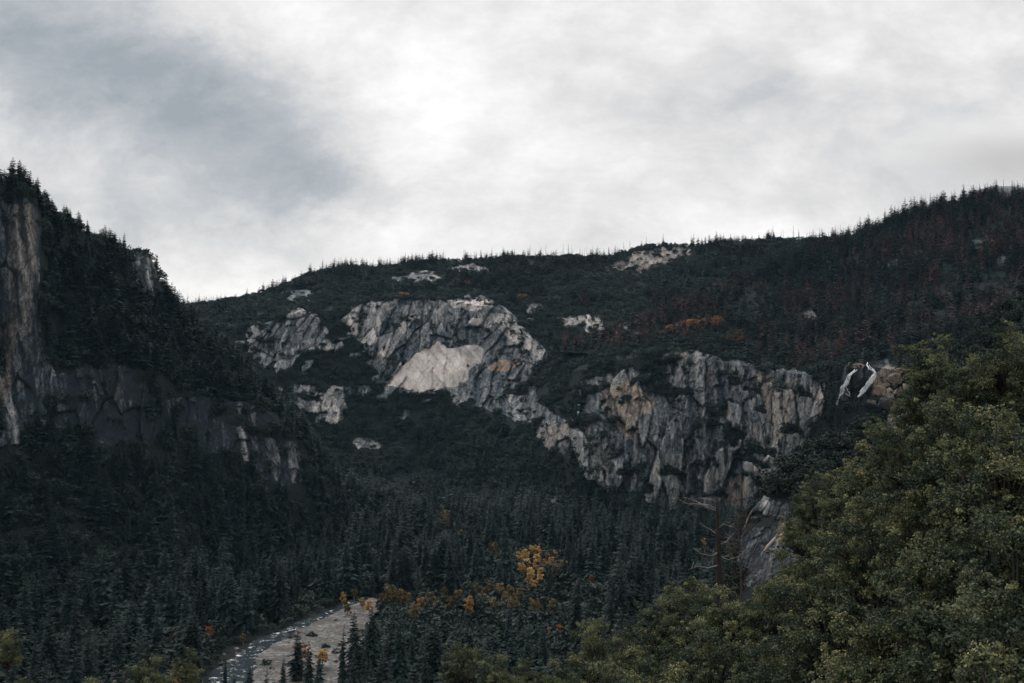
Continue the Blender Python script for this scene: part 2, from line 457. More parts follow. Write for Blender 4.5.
back_polys = [
 ([(246,332),(262,325),(285,320),(300,310),(318,316),(327,330),(322,352),(303,362),(285,376),(262,370),(250,352)], 'rock', (0.85, 0.47)),
 ([(278,388),(300,383),(330,378),(347,400),(342,424),(310,427),(285,415)], 'patch', (0.5, 0.42)),
 ([(215,345),(250,332),(250,370),(225,365)], 'patch', (0.3, 0.36)),
 ([(338,318),(352,307),(375,299),(400,296),(430,301),(460,299),(490,304),(507,314),(522,330),(537,345),(544,358),(532,374),(520,382),(500,392),(470,396),(440,393),(415,391),(388,390),(378,372),(363,352),(348,336)], 'rock', (0.97, 0.37)),
 ([(345,326),(354,310),(375,302),(392,300),(383,320),(372,346),(362,348)], 'tone', (0.66,)),
 ([(380,354),(394,334),(404,318),(416,316),(402,338),(388,360)], 'tone', (0.66,)),
 ([(365,352),(380,356),(400,362),(390,384),(380,372)], 'tone', (0.30, 0.15)),
 ([(448,303),(475,300),(492,306),(480,311),(452,309)], 'tone', (0.80, 0.1)),
 ([(466,319),(490,314),(509,317),(526,334),(540,351),(530,358),(513,341),(495,326),(472,326)], 'tone', (0.62, 0.1)),
 ([(508,345),(530,352),(532,372),(518,372)], 'tone', (0.45, 0.2)),
 ([(389,384),(401,368),(417,353),(437,342),(448,349),(457,345),(470,341),(482,346),(479,360),(468,370),(462,384),(440,390),(410,389)], 'tone', (0.78, 0.18, .85)),
 ([(484,364),(505,358),(519,365),(505,373),(488,371)], 'tone', (0.55, 0.8)),
 ([(440,389),(470,374),(500,376),(530,380),(545,398),(572,428),(570,452),(545,446),(528,430),(505,420),(480,410),(455,404)], 'patch', (0.66, 0.42)),
 ([(503,398),(515,394),(527,402),(530,420),(512,418)], 'tone', (0.58,)),
 ([(538,432),(556,420),(575,432),(575,452),(548,448)], 'tone', (0.52, 0.25)),
 ([(578,388),(600,376),(640,366),(680,360),(700,356),(740,364),(780,370),(815,376),(824,400),(802,440),(772,470),(762,500),(768,540),(742,548),(722,518),(690,506),(668,512),(640,497),(615,498),(588,484),(576,462),(556,456),(572,425),(578,405)], 'rock', (0.70, 0.38)),
 ([(604,392),(625,382),(645,394),(657,405),(650,425),(634,442),(616,427),(606,410)], 'tone', (0.50, 0.60)),
 ([(640,420),(665,410),(690,430),(690,460),(660,470),(640,450)], 'tone', (0.34, 0.0)),
 ([(586,452),(612,440),(622,470),(602,484),(586,480)], 'tone', (0.46,)),
 ([(768,402),(788,380),(802,377),(793,405),(778,440),(764,452)], 'tone', (0.52, 0.30)),
 ([(758,375),(772,373),(777,395),(766,405)], 'tone', (0.50, 0.4)),
 ([(720,500),(740,470),(752,478),(742,510)], 'tone', (0.5, 0.5)),
 ([(810,385),(822,380),(828,400),(815,412)], 'tone', (0.5, 0.2)),
 ([(838,368),(850,360),(886,356),(905,368),(898,412),(850,412),(836,396)], 'rock', (0.66, 0.02)),
 ([(866,380),(884,366),(898,370),(896,400),(870,402)], 'tone', (0.40, 0.65)),
 ([(845,362),(856,358),(864,362),(858,370),(848,370)], 'tone', (0.30, 0.7)),
 ([(540,312),(600,308),(606,325),(562,328)], 'patch', (0.52, 0.55, 0.2)),
 ([(575,330),(640,320),(640,340),(590,345)], 'patch', (0.34, 0.42)),
 ([(640,345),(720,330),(765,350),(700,360),(640,362)], 'patch', (0.46, 0.42, 0.3)),
 ([(602,266),(640,248),(682,243),(698,250),(650,270)], 'patch', (0.80, 0.42, 0.45)),
 ([(470,300),(540,305),(545,345),(510,320)], 'patch', (0.38, 0.40, 0.1)),
 ([(545,330),(600,335),(590,372),(560,372)], 'patch', (0.34, 0.42, 0.1)),
 ([(340,400),(352,385),(372,395),(390,430),(360,440)], 'patch', (0.36, 0.42)),
 ([(312,352),(345,332),(368,352),(392,395),(350,402),(305,382)], 'patch', (0.40, 0.36)),
 ([(318,395),(330,392),(343,420),(330,428)], 'tone', (0.62,)),
 ([(352,440),(380,436),(384,446),(360,450)], 'patch', (0.5, 0.5)),
 ([(470,500),(560,480),(640,505),(640,530),(560,525)], 'patch', (0.16, 0.45)),
 ([(770,246),(830,240),(830,252),(780,250)], 'patch', (0.5, 0.5, 0.3)),
 ([(440,272),(485,267),(488,275),(450,277)], 'patch', (0.8, 0.55, 0.1)),
 ([(375,275),(440,267),(470,285),(380,290)], 'patch', (0.34, 0.45, 0.1)),
 ([(230,300),(330,285),(335,310),(240,325)], 'patch', (0.27, 0.38)),
 ([(350,400),(480,400),(500,440),(420,450),(350,430)], 'patch', (0.28, 0.34)),
]
back = loft('mountain', 100, 1180, 1.0, [c0,c1,c2,c3,c4,c5,c6], [45,70,100,40,55,18], back_polys, 7.0, 9.5, 4.2, 1, None, 17.0, lambda px: np.interp(px, [520, 590], [-.34, -.10]))

# forested shoulder on the right, in front of the far ridge
r0 = [(560,352,1180),(640,356,1120),(700,362,1060),(800,384,990),(860,386,910),(920,388,835),(1300,396,690)]
r1 = [(560,344,1220),(600,338,1240),(640,326,1270),(700,303,1340),(760,273,1430),(815,243,1500),(850,235,1500),(900,218,1480),(950,206,1460),(985,196,1450),(1024,191,1440),(1180,155,1400),(1300,140,1380)]
r2 = behind(r1, 200, 60)
right_polys = [
 ([(630,338),(720,325),(780,350),(720,368),(630,360)], 'patch', (0.44, 0.40, 0.3)),
 ([(930,230),(1024,225),(1024,300),(940,290)], 'patch', (0.20, 0.40, 0.1)),
 ([(760,290),(930,240),(930,300),(800,330)], 'patch', (0.10, 0.36, 0.3)),
]
righthill = loft('hill', 560, 1300, 1.6, [r0,r1,r2], [110,16], right_polys, 9.0, 4.0, 3.0, 5)

# steep wall closing the valley on the left
l0 = [(-300,600,590),(0,600,600),(150,592,640),(250,572,720),(330,545,830),(420,524,980)]
l1 = [(-300,480,660),(0,470,680),(60,470,690),(150,470,720),(230,480,760),(300,490,800),(340,512,890),(420,521,990)]
l2 = [(-300,380,690),(0,378,700),(60,370,715),(140,372,745),(200,395,780),(260,405,805),(300,440,828),(340,492,900),(420,519,1000)]
l3 = [(-300,270,705),(0,270,708),(36,275,712),(58,300,760),(120,310,800),(170,332,840),(220,362,850),(260,397,850),(300,438,850),(340,490,910),(420,518,1005)]
l4 = [(-300,176,712),(0,184,715),(22,183,716),(36,196,720),(52,212,790),(100,238,835),(120,250,850),(140,252,860),(152,257,864),(161,284,868),(169,304,870),(200,338,880),(250,382,890),(300,437,880),(340,489,930),(420,517,1010)]
l5 = behind(l4, 220, 60)
left_polys = [
 ([(-300,196),(0,196),(28,198),(39,212),(41,330),(57,380),(52,425),(20,445),(0,445),(-300,445)], 'rock', (1.2, 0.14)),
 ([(9,204),(34,204),(37,260),(31,330),(14,345),(9,280)], 'tone', (0.29, 0.40)),
 ([(0,330),(14,300),(16,380),(0,420)], 'tone', (0.15, 0.5)),
 ([(53,376),(90,366),(132,370),(147,388),(152,420),(150,458),(120,446),(90,436),(58,430)], 'rock', (0.70, -0.07)),
 ([(150,402),(200,392),(260,402),(292,425),(304,450),(302,482),(272,488),(240,474),(200,456),(158,446)], 'rock', (0.58, -0.04)),
 ([(264,436),(276,440),(282,470),(280,486),(270,470)], 'tone', (0.38, 0.1)),
 ([(286,440),(296,445),(300,472),(293,484)], 'tone', (0.30, 0.1)),
 ([(237,425),(243,425),(250,462),(244,465)], 'tone', (0.36,)),
 ([(132,252),(151,256),(162,284),(171,306),(150,296),(134,272)], 'patch', (0.8, 0.16)),
 ([(0,480),(150,480),(150,520),(0,520)], 'patch', (0.05, 0.25)),
]
leftwall = loft('valley_wall', -300, 420, 1.0, [l0,l1,l2,l3,l4,l5], [60,90,60,50,14], left_polys, 5.0, 3.2, 2.6, 9, None, 15.0, .04, .55)

# rocky spur on the near right
s0 = [(680,690,165),(725,620,172),(800,566,165),(900,545,150),(1024,522,130),(1400,500,110)]
s1 = [(680,680,185),(718,600,190),(737,545,196),(748,512,200),(770,486,205),(800,462,215),(830,445,225),(860,430,240),(885,416,250),(905,402,255),(930,380,262),(960,352,270),(1000,320,275),(1024,302,280),(1100,250,290),(1400,170,300)]
s2 = behind(s1, 60, 45)
spur_polys = [
 ([(736,505),(752,492),(778,496),(806,500),(806,566),(760,585),(738,575)], 'rock', (0.72, 0.17)),
 ([(740,497),(750,488),(753,503),(742,528)], 'tone', (0.5, 0.8)),
 ([(778,520),(786,510),(786,530),(776,545)], 'tone', (0.44, 0.5)),
 ([(862,412),(868,396),(905,368),(925,372),(925,410),(890,428)], 'rock', (0.75, 0.30, 0.45)),
]
spur = loft('rocky_spur', 680, 1400, 1.0, [s0,s1,s2], [110,14], spur_polys, 1.4, 2.6, 3.0, 14, None, 3.4)

# valley floor
vf = Sheet(); vf.name = 'valley_floor'
vx = np.linspace(-700, 1700, 260); vd = np.geomspace(150, 2600, 150)
vf.px = np.broadcast_to(vx, (150, 260)).copy(); dd = np.broadcast_to(vd[:, None], (150, 260))
azv = np.arctan2((vf.px - 512) / F, CP)
X, Y = dd * np.sin(azv), dd * np.cos(azv)
vf.xyz = np.stack([X, Y, FLOOR + 1.2 * fbm(X/60, Y/60, X*0, 3, 77) - 1.0], -1)
_, vf.py, _ = project(vf.xyz); vf.dist = dd.copy()
vf.rock = np.zeros(vf.px.shape); vf.tone = vf.rock + .4; vf.warm = vf.rock.copy()
build_sheet(vf, M['terrain']); SHEETS.append(vf)

# the hillside the viewpoint stands on
HX = np.array([-900, 0, 512, 700, 850, 1024, 1500, 2400.])
HD = np.array([1, 3, 15, 30, 60, 100, 170, 270, 340.])
HZ = np.array([[-1.7,-2,-8,-16,-31,-51,-86,-126,-132],[-1.7,-2,-8,-16,-31,-51,-86,-126,-132],[-1.7,-2,-7,-14,-26,-43,-74,-124,-132],
 [-1.7,-2,-6,-11,-19,-28,-41,-78,-118],[-1.7,-2,-5,-9,-14,-19,-28,-52,-90],[-1.7,-1.9,-4,-7,-10,-13,-19,-34,-64],[-1.7,-1.7,-3,-4,-6,-8,-12,-22,-44],[-1.7,-1.7,-2,-3,-4,-6,-9,-16,-30]])
def hill_z(px, d):
    px = np.clip(np.asarray(px, float), HX[0], HX[-1] - .01); d = np.clip(np.asarray(d, float), HD[0], HD[-1] - .01)
    i = np.searchsorted(HX, px, side='right') - 1; j = np.searchsorted(HD, d, side='right') - 1
    a = (px - HX[i]) / (HX[i+1] - HX[i]); b = (d - HD[j]) / (HD[j+1] - HD[j])
    return (HZ[i, j]*(1-a)*(1-b) + HZ[i+1, j]*a*(1-b) + HZ[i, j+1]*(1-a)*b + HZ[i+1, j+1]*a*b)
hs = Sheet(); hs.name = 'hillside'
hx = np.linspace(-900, 2400, 260); hd = np.geomspace(1.0, 339, 160)
hs.px = np.broadcast_to(hx, (160, 260)).copy(); dd = np.broadcast_to(hd[:, None], (160, 260))
aza = np.arctan2((hs.px - 512) / F, CP)
X, Y = dd * np.sin(aza), dd * np.cos(aza)
hs.xyz = np.stack([X, Y, hill_z(hs.px, dd) + np.minimum(dd*.01, .6) * fbm(X/9, Y/9, X*0, 4, 91)], -1)
_, hs.py, _ = project(hs.xyz); hs.dist = dd.copy()
build_sheet(hs, M['hillside']); SHEETS.append(hs)

# cloud-wrapped summit far behind the right ridge
pk = loft('summit', 860, 1250, 3.0, [[(860,240,3200),(1250,240,3200)],
   [(860,240,3300),(940,222,3300),(962,204,3300),(973,193,3300),(981,185,3300),(990,186,3300),(1000,188,3300),(1024,190,3300),(1120,190,3300),(1250,200,3300)],
   [(860,260,3600),(1250,260,3600)]], [40, 10], [([(900,150),(1200,150),(1200,240),(900,240)], 'patch', (0.4, 0.2))], 22, 10, 3, 21)

# ------------------------------------------------------------ river and gravel bar
def floor_at(px, py, z):
    p1 = P(px, py, 1.0)
    return p1 * (z / p1[2])

def flat_patch(name, poly, z, mat, n=70, wob=1.2, dome=0.0, seed=0):
    poly = np.array([floor_at(x, y, z) for x, y in poly])
    lo, hi = poly.min(0), poly.max(0)
    gx = np.linspace(lo[0], hi[0], n); gy = np.linspace(lo[1], hi[1], n * 2)
    GX, GY = np.meshgrid(gx, gy)
    wx = 5 * fbm(GX/18, GY/18, GX*0, 4, seed); wy = 5 * fbm(GX/18 + 30, GY/18, GX*0, 4, seed+5)
    m = inside(GX + wx, GY + wy, poly[:, :2])
    e = m.astype(float)
    for _ in range(5):
        e = (e + np.roll(e, 1, 0) + np.roll(e, -1, 0) + np.roll(e, 1, 1) + np.roll(e, -1, 1)) / 5
    Zz = z + dome * e + wob * .25 * fbm(GX/7, GY/7, GX*0, 4, seed+8) * e
    idx = -np.ones(m.shape, int)
    fm = m[:-1, :-1] & m[1:, :-1] & m[:-1, 1:] & m[1:, 1:]
    used = np.zeros(m.shape, bool)
    for a, b in ((0, 0), (0, 1), (1, 0), (1, 1)):
        used[a:m.shape[0]-1+a, b:m.shape[1]-1+b] |= fm
    idx[used] = np.arange(used.sum())
    V = np.stack([GX, GY, Zz], -1)[used]
    q = np.stack([idx[:-1, :-1], idx[:-1, 1:], idx[1:, 1:], idx[1:, :-1]], -1)[fm]
    o = link(bpy.data.objects.new(name, mesh_from(name, V, q, mat, True)))
    tag(o, kind='structure')
    return o

water_poly = [(186,735),(202,690),(216,668),(240,650),(264,637),(300,622),(335,609),(352,600),(372,596),(378,603),(345,618),(315,630),(285,640),(266,652),(266,676),(258,700),(240,735)]
bar_poly = [(236,735),(244,700),(250,676),(256,660),(274,646),(296,632),(328,620),(352,606),(372,598),(384,604),(372,622),(362,650),(352,700),(340,735)]
flat_patch('river', water_poly, FLOOR + 0.55, M['river'], 90, 0.3, 0.25, 5)
flat_patch('gravel_bar', bar_poly, FLOOR + 0.7, M['gravel'], 90, 2.2, 1.0, 15)

# ------------------------------------------------------------ plant meshes
def conifer_parts(h, r, whorls, per, seed, ragged=0.25, first=0.1, sub=2):
    """unit conifer: trunk and a crown of drooping boughs"""
    rr = random.Random(seed)
    tv, tf = [], []
    tube(tv, tf, [(0,0,-.03*h), (0,0,.4*h), (0,0,.97*h)], [.014*h, .009*h, .001*h], 6)
    V, Fc, tint = [], [], []
    skew = [rr.uniform(.8, 1.2) for _ in range(8)]
    for w in range(whorls):
        t = w / (whorls - 1)
        z = h * (first + (1 - first) * t ** .92)
        rad = r * ((1 - t) ** .66) * (.55 + .45 * min(1, t * 6 + .35)) * rr.uniform(1 - ragged, 1 + ragged) + .006 * h
        n = max(3, int(per * (1 - .55 * t)))
        a0 = rr.uniform(0, 6.28)
        for b in range(n):
            if rr.random() < .10: continue
            a = a0 + 6.283 * b / n + rr.uniform(-.35, .35)
            L = rad * rr.uniform(.72, 1.12) * skew[int(a / 6.2832 * 8) % 8]
            ca, sa = math.cos(a), math.sin(a)
            droop = L * rr.uniform(.25, .6) * (1 - .6 * t)
            lift = L * .22 * t * 2
            zz = z + rr.uniform(-.5, .5) * h / whorls
            wd = L * rr.uniform(.24, .36)
            for k in range(sub):
                f0, f1 = (k * .42) / sub, 1.0 if k == sub - 1 else .72
                fm = f0 + (f1 - f0) * .55
                o = len(V)
                def pt(f, s, dz):
                    return (ca*L*f - sa*s, sa*L*f + ca*s, zz - droop*f*f + lift*f + dz)
                V += [pt(f0, 0, .012*h*(1-t)), pt(fm, wd*(1-.25*k), -.16*wd - rr.uniform(0, .22)*L), pt(f1, 0, -.02*h*f1*(1-t)), pt(fm, -wd*(1-.25*k), -.16*wd - rr.uniform(0, .22)*L)]
                Fc += [(o, o+1, o+2), (o, o+2, o+3)]
                q = rr.uniform(.1, .9)
                tint += [q, q * .9]
    # leader
    o = len(V)
    V += [(.006*h,0,.95*h), (-.004*h,.005*h,.95*h), (-.004*h,-.005*h,.95*h), (0,0,1.02*h)]
    Fc += [(o,o+1,o+3), (o+1,o+2,o+3), (o+2,o,o+3)]; tint += [.5]*3
    return (tv, tf), (V, Fc, tint)

def leaf_cloud(centers, radii, per, size, rr, tint_c, flat=.85, aspect=.55, shell=.55):
    """leaf-sized diamonds filling clumps; returns verts, faces, tint"""
    n = len(centers)
    c = np.repeat(np.asarray(centers, float), per, 0); rd = np.repeat(np.asarray(radii, float), per)
    N = n * per
    d = rr.normal(size=(N, 3)); d /= np.linalg.norm(d, axis=1)[:, None]
    rad = rd * (shell + (1 - shell) * rr.random(N)) ** 1.0 * (.75 + .45 * rr.random(N))
    pos = c + d * rad[:, None] * np.array([1, 1, flat])
    nrm = d * .6 + rr.normal(size=(N, 3)) * .7 + np.array([0, 0, .35])
    nrm /= np.linalg.norm(nrm, axis=1)[:, None]
    t = np.cross(nrm, rr.normal(size=(N, 3))); t /= np.linalg.norm(t, axis=1)[:, None] + 1e-9
    b = np.cross(nrm, t)
    L = size * rr.uniform(.7, 1.35, N)[:, None]
    V = np.stack([pos + t*L*.5, pos + b*L*.5*aspect, pos - t*L*.5, pos - b*L*.5*aspect], 1).reshape(-1, 3)
    Fq = np.arange(N * 4).reshape(N, 4)
    ti = np.clip(np.repeat(tint_c, per) + rr.normal(size=N) * .12, 0, 1)
    return V, Fq, ti

def broadleaf(h, r, clumps, per, leaf, seed, limbs=8, base=.22, cr=(.16, .30), trunk_r=.03, lean=0.0):
    """rounded tree: trunk with limbs, crown of leaf clumps on an uneven dome"""
    rr = np.random.default_rng(seed)
    cs = []; ra = []
    lob = rr.normal(size=(7, 3)); lob /= np.linalg.norm(lob, axis=1)[:, None]; lob_a = rr.uniform(.05, .42, 7)
    while len(cs) < clumps:
        d = rr.normal(size=3); d /= np.linalg.norm(d)
        if d[2] < -.55: continue
        swell = .72 + sum(a * max(0, float(np.dot(d, l))) ** 3 for a, l in zip(lob_a, lob))
        k = (.35 + .65 * rr.random() ** .45) * swell
        cs.append((d[0]*r*k + lean*h*.2, d[1]*r*k, h*(base + (1-base)*.46) + d[2]*h*(1-base)*.47*k))
        ra.append(r * rr.uniform(*cr))
    cs = np.array(cs); ra = np.array(ra)
    V, Fq, ti = leaf_cloud(cs, ra, per, leaf, rr, rr.uniform(.15, .78, clumps), .8)
    tv, tf = [], []
    top = (lean*h*.12, 0, h*.62)
    tube(tv, tf, [(0,0,-.06*h), (lean*h*.02, .01*h, h*.2), (lean*h*.06, -.01*h, h*.42), top], [trunk_r*h*1.3, trunk_r*h, trunk_r*h*.7, trunk_r*h*.3], 7)
    for i in rr.choice(clumps, min(limbs, clumps), replace=False):
        e = cs[i]; f = rr.uniform(.18, .45)
        s = np.array([lean*h*.05*f, 0, h*f])
        mid = s*.45 + e*.55 + np.array([0, 0, -.04*h])
        tube(tv, tf, [s, mid, e], [trunk_r*h*.45, trunk_r*h*.26, trunk_r*h*.07], 5)
    return (tv, tf), (V, Fq, ti)

def two_meshes(name, parts, wood, leaf):
    (tv, tf), (cv, cf, ti) = parts
    return (mesh_from(name + '_trunk', tv, tf, wood, True), mesh_from(name + '_crown', cv, cf, leaf, False, ti))

def one_mesh(name, parts, wood, leaf):
    (tv, tf), (cv, cf, ti) = parts
    n = len(tv)
    faces = [tuple(f) for f in tf] + [tuple(int(i) + n for i in f) for f in cf]
    return mesh_from(name, list(tv) + [tuple(v) for v in cv], faces, [wood, leaf], False, [0.4]*len(tf) + list(ti), [0]*len(tf) + [1]*len(cf))

NEAR = [two_meshes('conifer', conifer_parts(1, r, wh, 11, 100+i, rg, fb, 3), M['bark'], M['needle']) for i, (r, wh, rg, fb) in enumerate([(.14,38,.22,.06),(.165,34,.28,.10),(.12,42,.25,.05),(.19,30,.34,.16),(.155,34,.4,.24)])]
FARP = [conifer_parts(1, r, wh, 8, 200+i, rg, fb, 1) for i, (r, wh, rg, fb) in enumerate([(.17,20,.25,.06),(.20,18,.3,.10),(.145,22,.28,.05),(.22,16,.35,.14),(.19,16,.45,.28)])]
FAR = [one_mesh('conifer_far', p, M['bark'], M['needle']) for p in FARP]
RED = [one_mesh('dead_conifer', p, M['burnt'], M['rusty']) for p in (FARP[0], FARP[2], FARP[4])]
MIDP = [conifer_parts(1, r, wh, 10, 300+i, rg, fb, 2) for i, (r, wh, rg, fb) in enumerate([(.15,30,.25,.06),(.18,26,.3,.10),(.13,34,.25,.05),(.20,24,.38,.18)])]
MID = [one_mesh('conifer_mid', p, M['bark'], M['needle']) for p in MIDP]
BUSHP = [broadleaf(1, r, 22, 12, .20, 400+i, 4, .02, (.22, .42), .03) for i, r in enumerate((.62, .8, .55, .95))]
BUSH = [one_mesh('bush', p, M['bark'], M['brush']) for p in BUSHP]

# ------------------------------------------------------------ scattering
def scatter(s, per_area, mask_fn, steep=False):
    """random points on a sheet; per_area = points per square metre"""
    a = .8 * s.area if steep else s.flatarea + .25 * s.area
    cx = (s.px[:-1, :-1] + s.px[1:, 1:]) / 2; cy = (s.py[:-1, :-1] + s.py[1:, 1:]) / 2
    w = a * per_area * mask_fn(cx, cy, s)
    n = rng.poisson(w)
    i, j = np.nonzero(n)
    rep = n[i, j]; i = np.repeat(i, rep); j = np.repeat(j, rep)
    a1, b1 = rng.random(len(i)), rng.random(len(i))
    p = s.xyz
    q = (p[i, j]*((1-a1)*(1-b1))[:, None] + p[i+1, j]*(a1*(1-b1))[:, None] + p[i, j+1]*((1-a1)*b1)[:, None] + p[i+1, j+1]*(a1*b1)[:, None])
    return q, cx[i, j], cy[i, j]

def cellmask(s):
    e = s.rock
    return (e[:-1, :-1] + e[1:, :-1] + e[:-1, 1:] + e[1:, 1:]) / 4

conifers = []   # [x, y, z, height, zone, style]
bushes = []     # [x, y, z, size]
def add_conifers(q, hmin, hmax, zone, style=0):
    h = hmin + (hmax - hmin) * rng.random(len(q)) ** 1.25
    for (x, y, z), hh in zip(q, h):
        conifers.append((x, y, z, hh, zone, style))
def add_bushes(q, smin, smax):
    for (x, y, z), hh in zip(q, rng.uniform(smin, smax, len(q))):
        bushes.append((x, y, z, hh))

def clearing(s, k=7):
    """bare rock plus the ground just below it, kept free of tall trees"""
    m = cellmask(s); r = m.copy()
    for i in range(1, k + 1):
        r[:-i] = np.maximum(r[:-i], m[i:])
    return r

def clump(s, sc, seed):
    c = s.xyz[:-1, :-1]
    return fbm(c[..., 0]/sc, c[..., 1]/sc, c[..., 2]/sc, 3, seed)

# far mountain: ridge forest, thinner on the brushy benches
top_line = np.interp(np.arange(0, 1400), [a[0] for a in c3], [a[1] for a in c3])
def m_ridge(cx, cy, s):
    up = np.clip((np.interp(cx, np.arange(0, 1400), top_line) - 3 - cy) / 10, 0, 1)
    right = np.clip((cx - 480) / 120, 0, 1)
    base = (.55 + .45*right) * np.clip((312 + 24*right - cy) / 25, .3, 1)
    knob = inside(cx, cy, np.array([(600,268),(640,247),(692,243),(694,258),(650,272)], float)) | inside(cx, cy, np.array([(772,246),(790,236),(835,238),(832,250)], float))
    base = base * np.where(knob, .07, 1)
    return up * base * (1 - .95*clearing(s)) * np.clip(.30 + 3.0*clump(s, 55, 5) + 1.8*clump(s, 20, 55), .02, 1.8)
q, _, _ = scatter(back, 1/40., m_ridge); add_conifers(q, 9, 24, 'ridge')
def m_lowmtn(cx, cy, s):
    lo = np.clip((cy - 415) / 50, 0, 1)
    return lo * (1 - .9*clearing(s, 10)) * np.clip(.45 + 2.2*clump(s, 50, 6), .04, 1.2)
q, _, _ = scatter(back, 1/42., m_lowmtn); add_conifers(q, 11, 24, 'foot')
q, _, _ = scatter(back, 1/330., lambda cx, cy, s: (cellmask(s) > .4) * (cy > 300) * (s.flat[:-1, :-1] < .5) * (clump(s, 14, 71) > .02) * (1 - .9*inside(cx, cy, np.array([(385,340),(490,338),(490,392),(385,392)], float)))); add_conifers(q, 5, 14, 'foot')
q, _, _ = scatter(back, 1/110., lambda cx, cy, s: (cy > 305) * (cy < 430) * ((cx < 470) | (cx > 600)) * (1 - .97*clearing(s, 4)) * np.clip(.5 + 2*clump(s, 25, 73), .05, 1.2), True); add_conifers(q, 8, 17, 'foot')
def m_brush(cx, cy, s):
    cm = cellmask(s)
    fl = s.flat[:-1, :-1]
    return np.where(cm > .5, .30 * (clump(s, 12, 7) > .17) * (fl < .5), np.clip(.8 + 1.2*clump(s, 30, 57), .2, 1.3)) * (cy < 520)
q, _, _ = scatter(back, 1/26., m_brush, True); add_bushes(q, 2.2, 7.5)

# right shoulder: dense, many rusty dead crowns
def m_right(cx, cy, s):
    return (1 - .9*clearing(s, 5)) * np.clip(.75 + 1.5*clump(s, 60, 8), .08, 1.2) * np.where(cx < 680, .25 + .75*np.clip((cx-600)/80, 0, 1), 1)
q, _, _ = scatter(righthill, 1/40., m_right); add_conifers(q, 11, 28, 'shoulder')
q, _, _ = scatter(righthill, 1/90., lambda cx, cy, s: (1 - .8*cellmask(s))); add_bushes(q, 2.0, 4.5)

# left wall
def m_left(cx, cy, s):
    nose = (cx > 126) & (cx < 176) & (cy < 300) & (cy > 236)
    return (1 - .95*clearing(s, 8)) * np.clip(.7 + 1.5*clump(s, 40, 9), .12, 1.2) * np.where(nose, .06, 1)
def wall_heights(q):
    for x, y, z in q:
        h = float(rng.uniform(9, 19)) if z > 95 - .12*x*0 else float(11 + 17*rng.random()**1.3)
        conifers.append((x, y, z, h, 'wall', 0))
q, _, _ = scatter(leftwall, 1/34., m_left); wall_heights(q)
q, _, _ = scatter(leftwall, 1/42., lambda cx, cy, s: np.where(cellmask(s) > .5, .22, 1.0)); add_bushes(q, 2.5, 7.5)

# valley floor forest
clear = [(190,700),(212,664),(255,634),(300,620),(345,602),(385,597),(392,606),(372,640),(366,690),(352,760),(330,800),(185,800)]
def m_valley(cx, cy, s):
    ok = ~inside(cx, cy, np.array(clear, float))
    front = (cx > 200) & (cx < 335) & (cy > 636) & (cy < 960)
    return ok * np.where(front, .04, 1.0) * (cy < 1100) * (cy > 500) * np.clip(.7 + 1.9*clump(s, 40, 10), .08, 1.3)
q, _, _ = scatter(vf, 1/115., m_valley); add_conifers(q, 15, 41, 'valley')
q, _, _ = scatter(vf, 1/150., lambda cx, cy, s: (cy < 1100) * (cy > 500) * ~inside(cx, cy, np.array(clear, float)) * np.where((cx > 200) & (cx < 335) & (cy > 645), .2, 1)); add_bushes(q, 3.0, 12.0)

# willows and brush on the gravel bar and along the water
for _ in range(190):
    px, py = rng.uniform(205, 372), rng.uniform(598, 700)
    on_bar = bool(inside(np.array([px]), np.array([py]), np.array(bar_poly, float))[0])
    in_water = bool(inside(np.array([px]), np.array([py]), np.array(water_poly, float))[0])
    if in_water and not on_bar: continue
    b = floor_at(px, py, FLOOR + .6)
    bushes.append((b[0], b[1], FLOOR + .5, float(.6 + 3.0*rng.random()**2.2) if on_bar else float(rng.uniform(2, 5))))
# rocky spur brush is built tree by tree below; a few conifers on it
for px, top, base in [(341,622,690),(357,610,688),(297,630,684),(318,652,700),(283,655,700),(250,663,705),(236,668,715),(309,640,690),(372,606,690),(265,668,712),(225,655,690),(392,604,690)]:
    b = floor_at(px, base, FLOOR)
    d = math.hypot(b[0], b[1]); hh = float(P(px, top, d)[2] - FLOOR)
    conifers.append((b[0], b[1], FLOOR, hh, 'bar', 1))

q, qx, _ = scatter(hs, 1/7., lambda cx, cy, s: (s.dist[:-1, :-1] > 24) * (s.dist[:-1, :-1] < 320)); q = q[rng.random(len(q)) < np.clip(14 / np.hypot(q[:, 0], q[:, 1]), .06, 1)]
near_brush = [(x, y, z, float(rng.uniform(.7, 1.8))) for x, y, z in q]
q, _, _ = scatter(spur, 1/9., lambda cx, cy, s: (1 - .97*clearing(s, 8)) * np.where(cx < 795, .35, 1)); add_bushes(q, 1.2, 3.2)
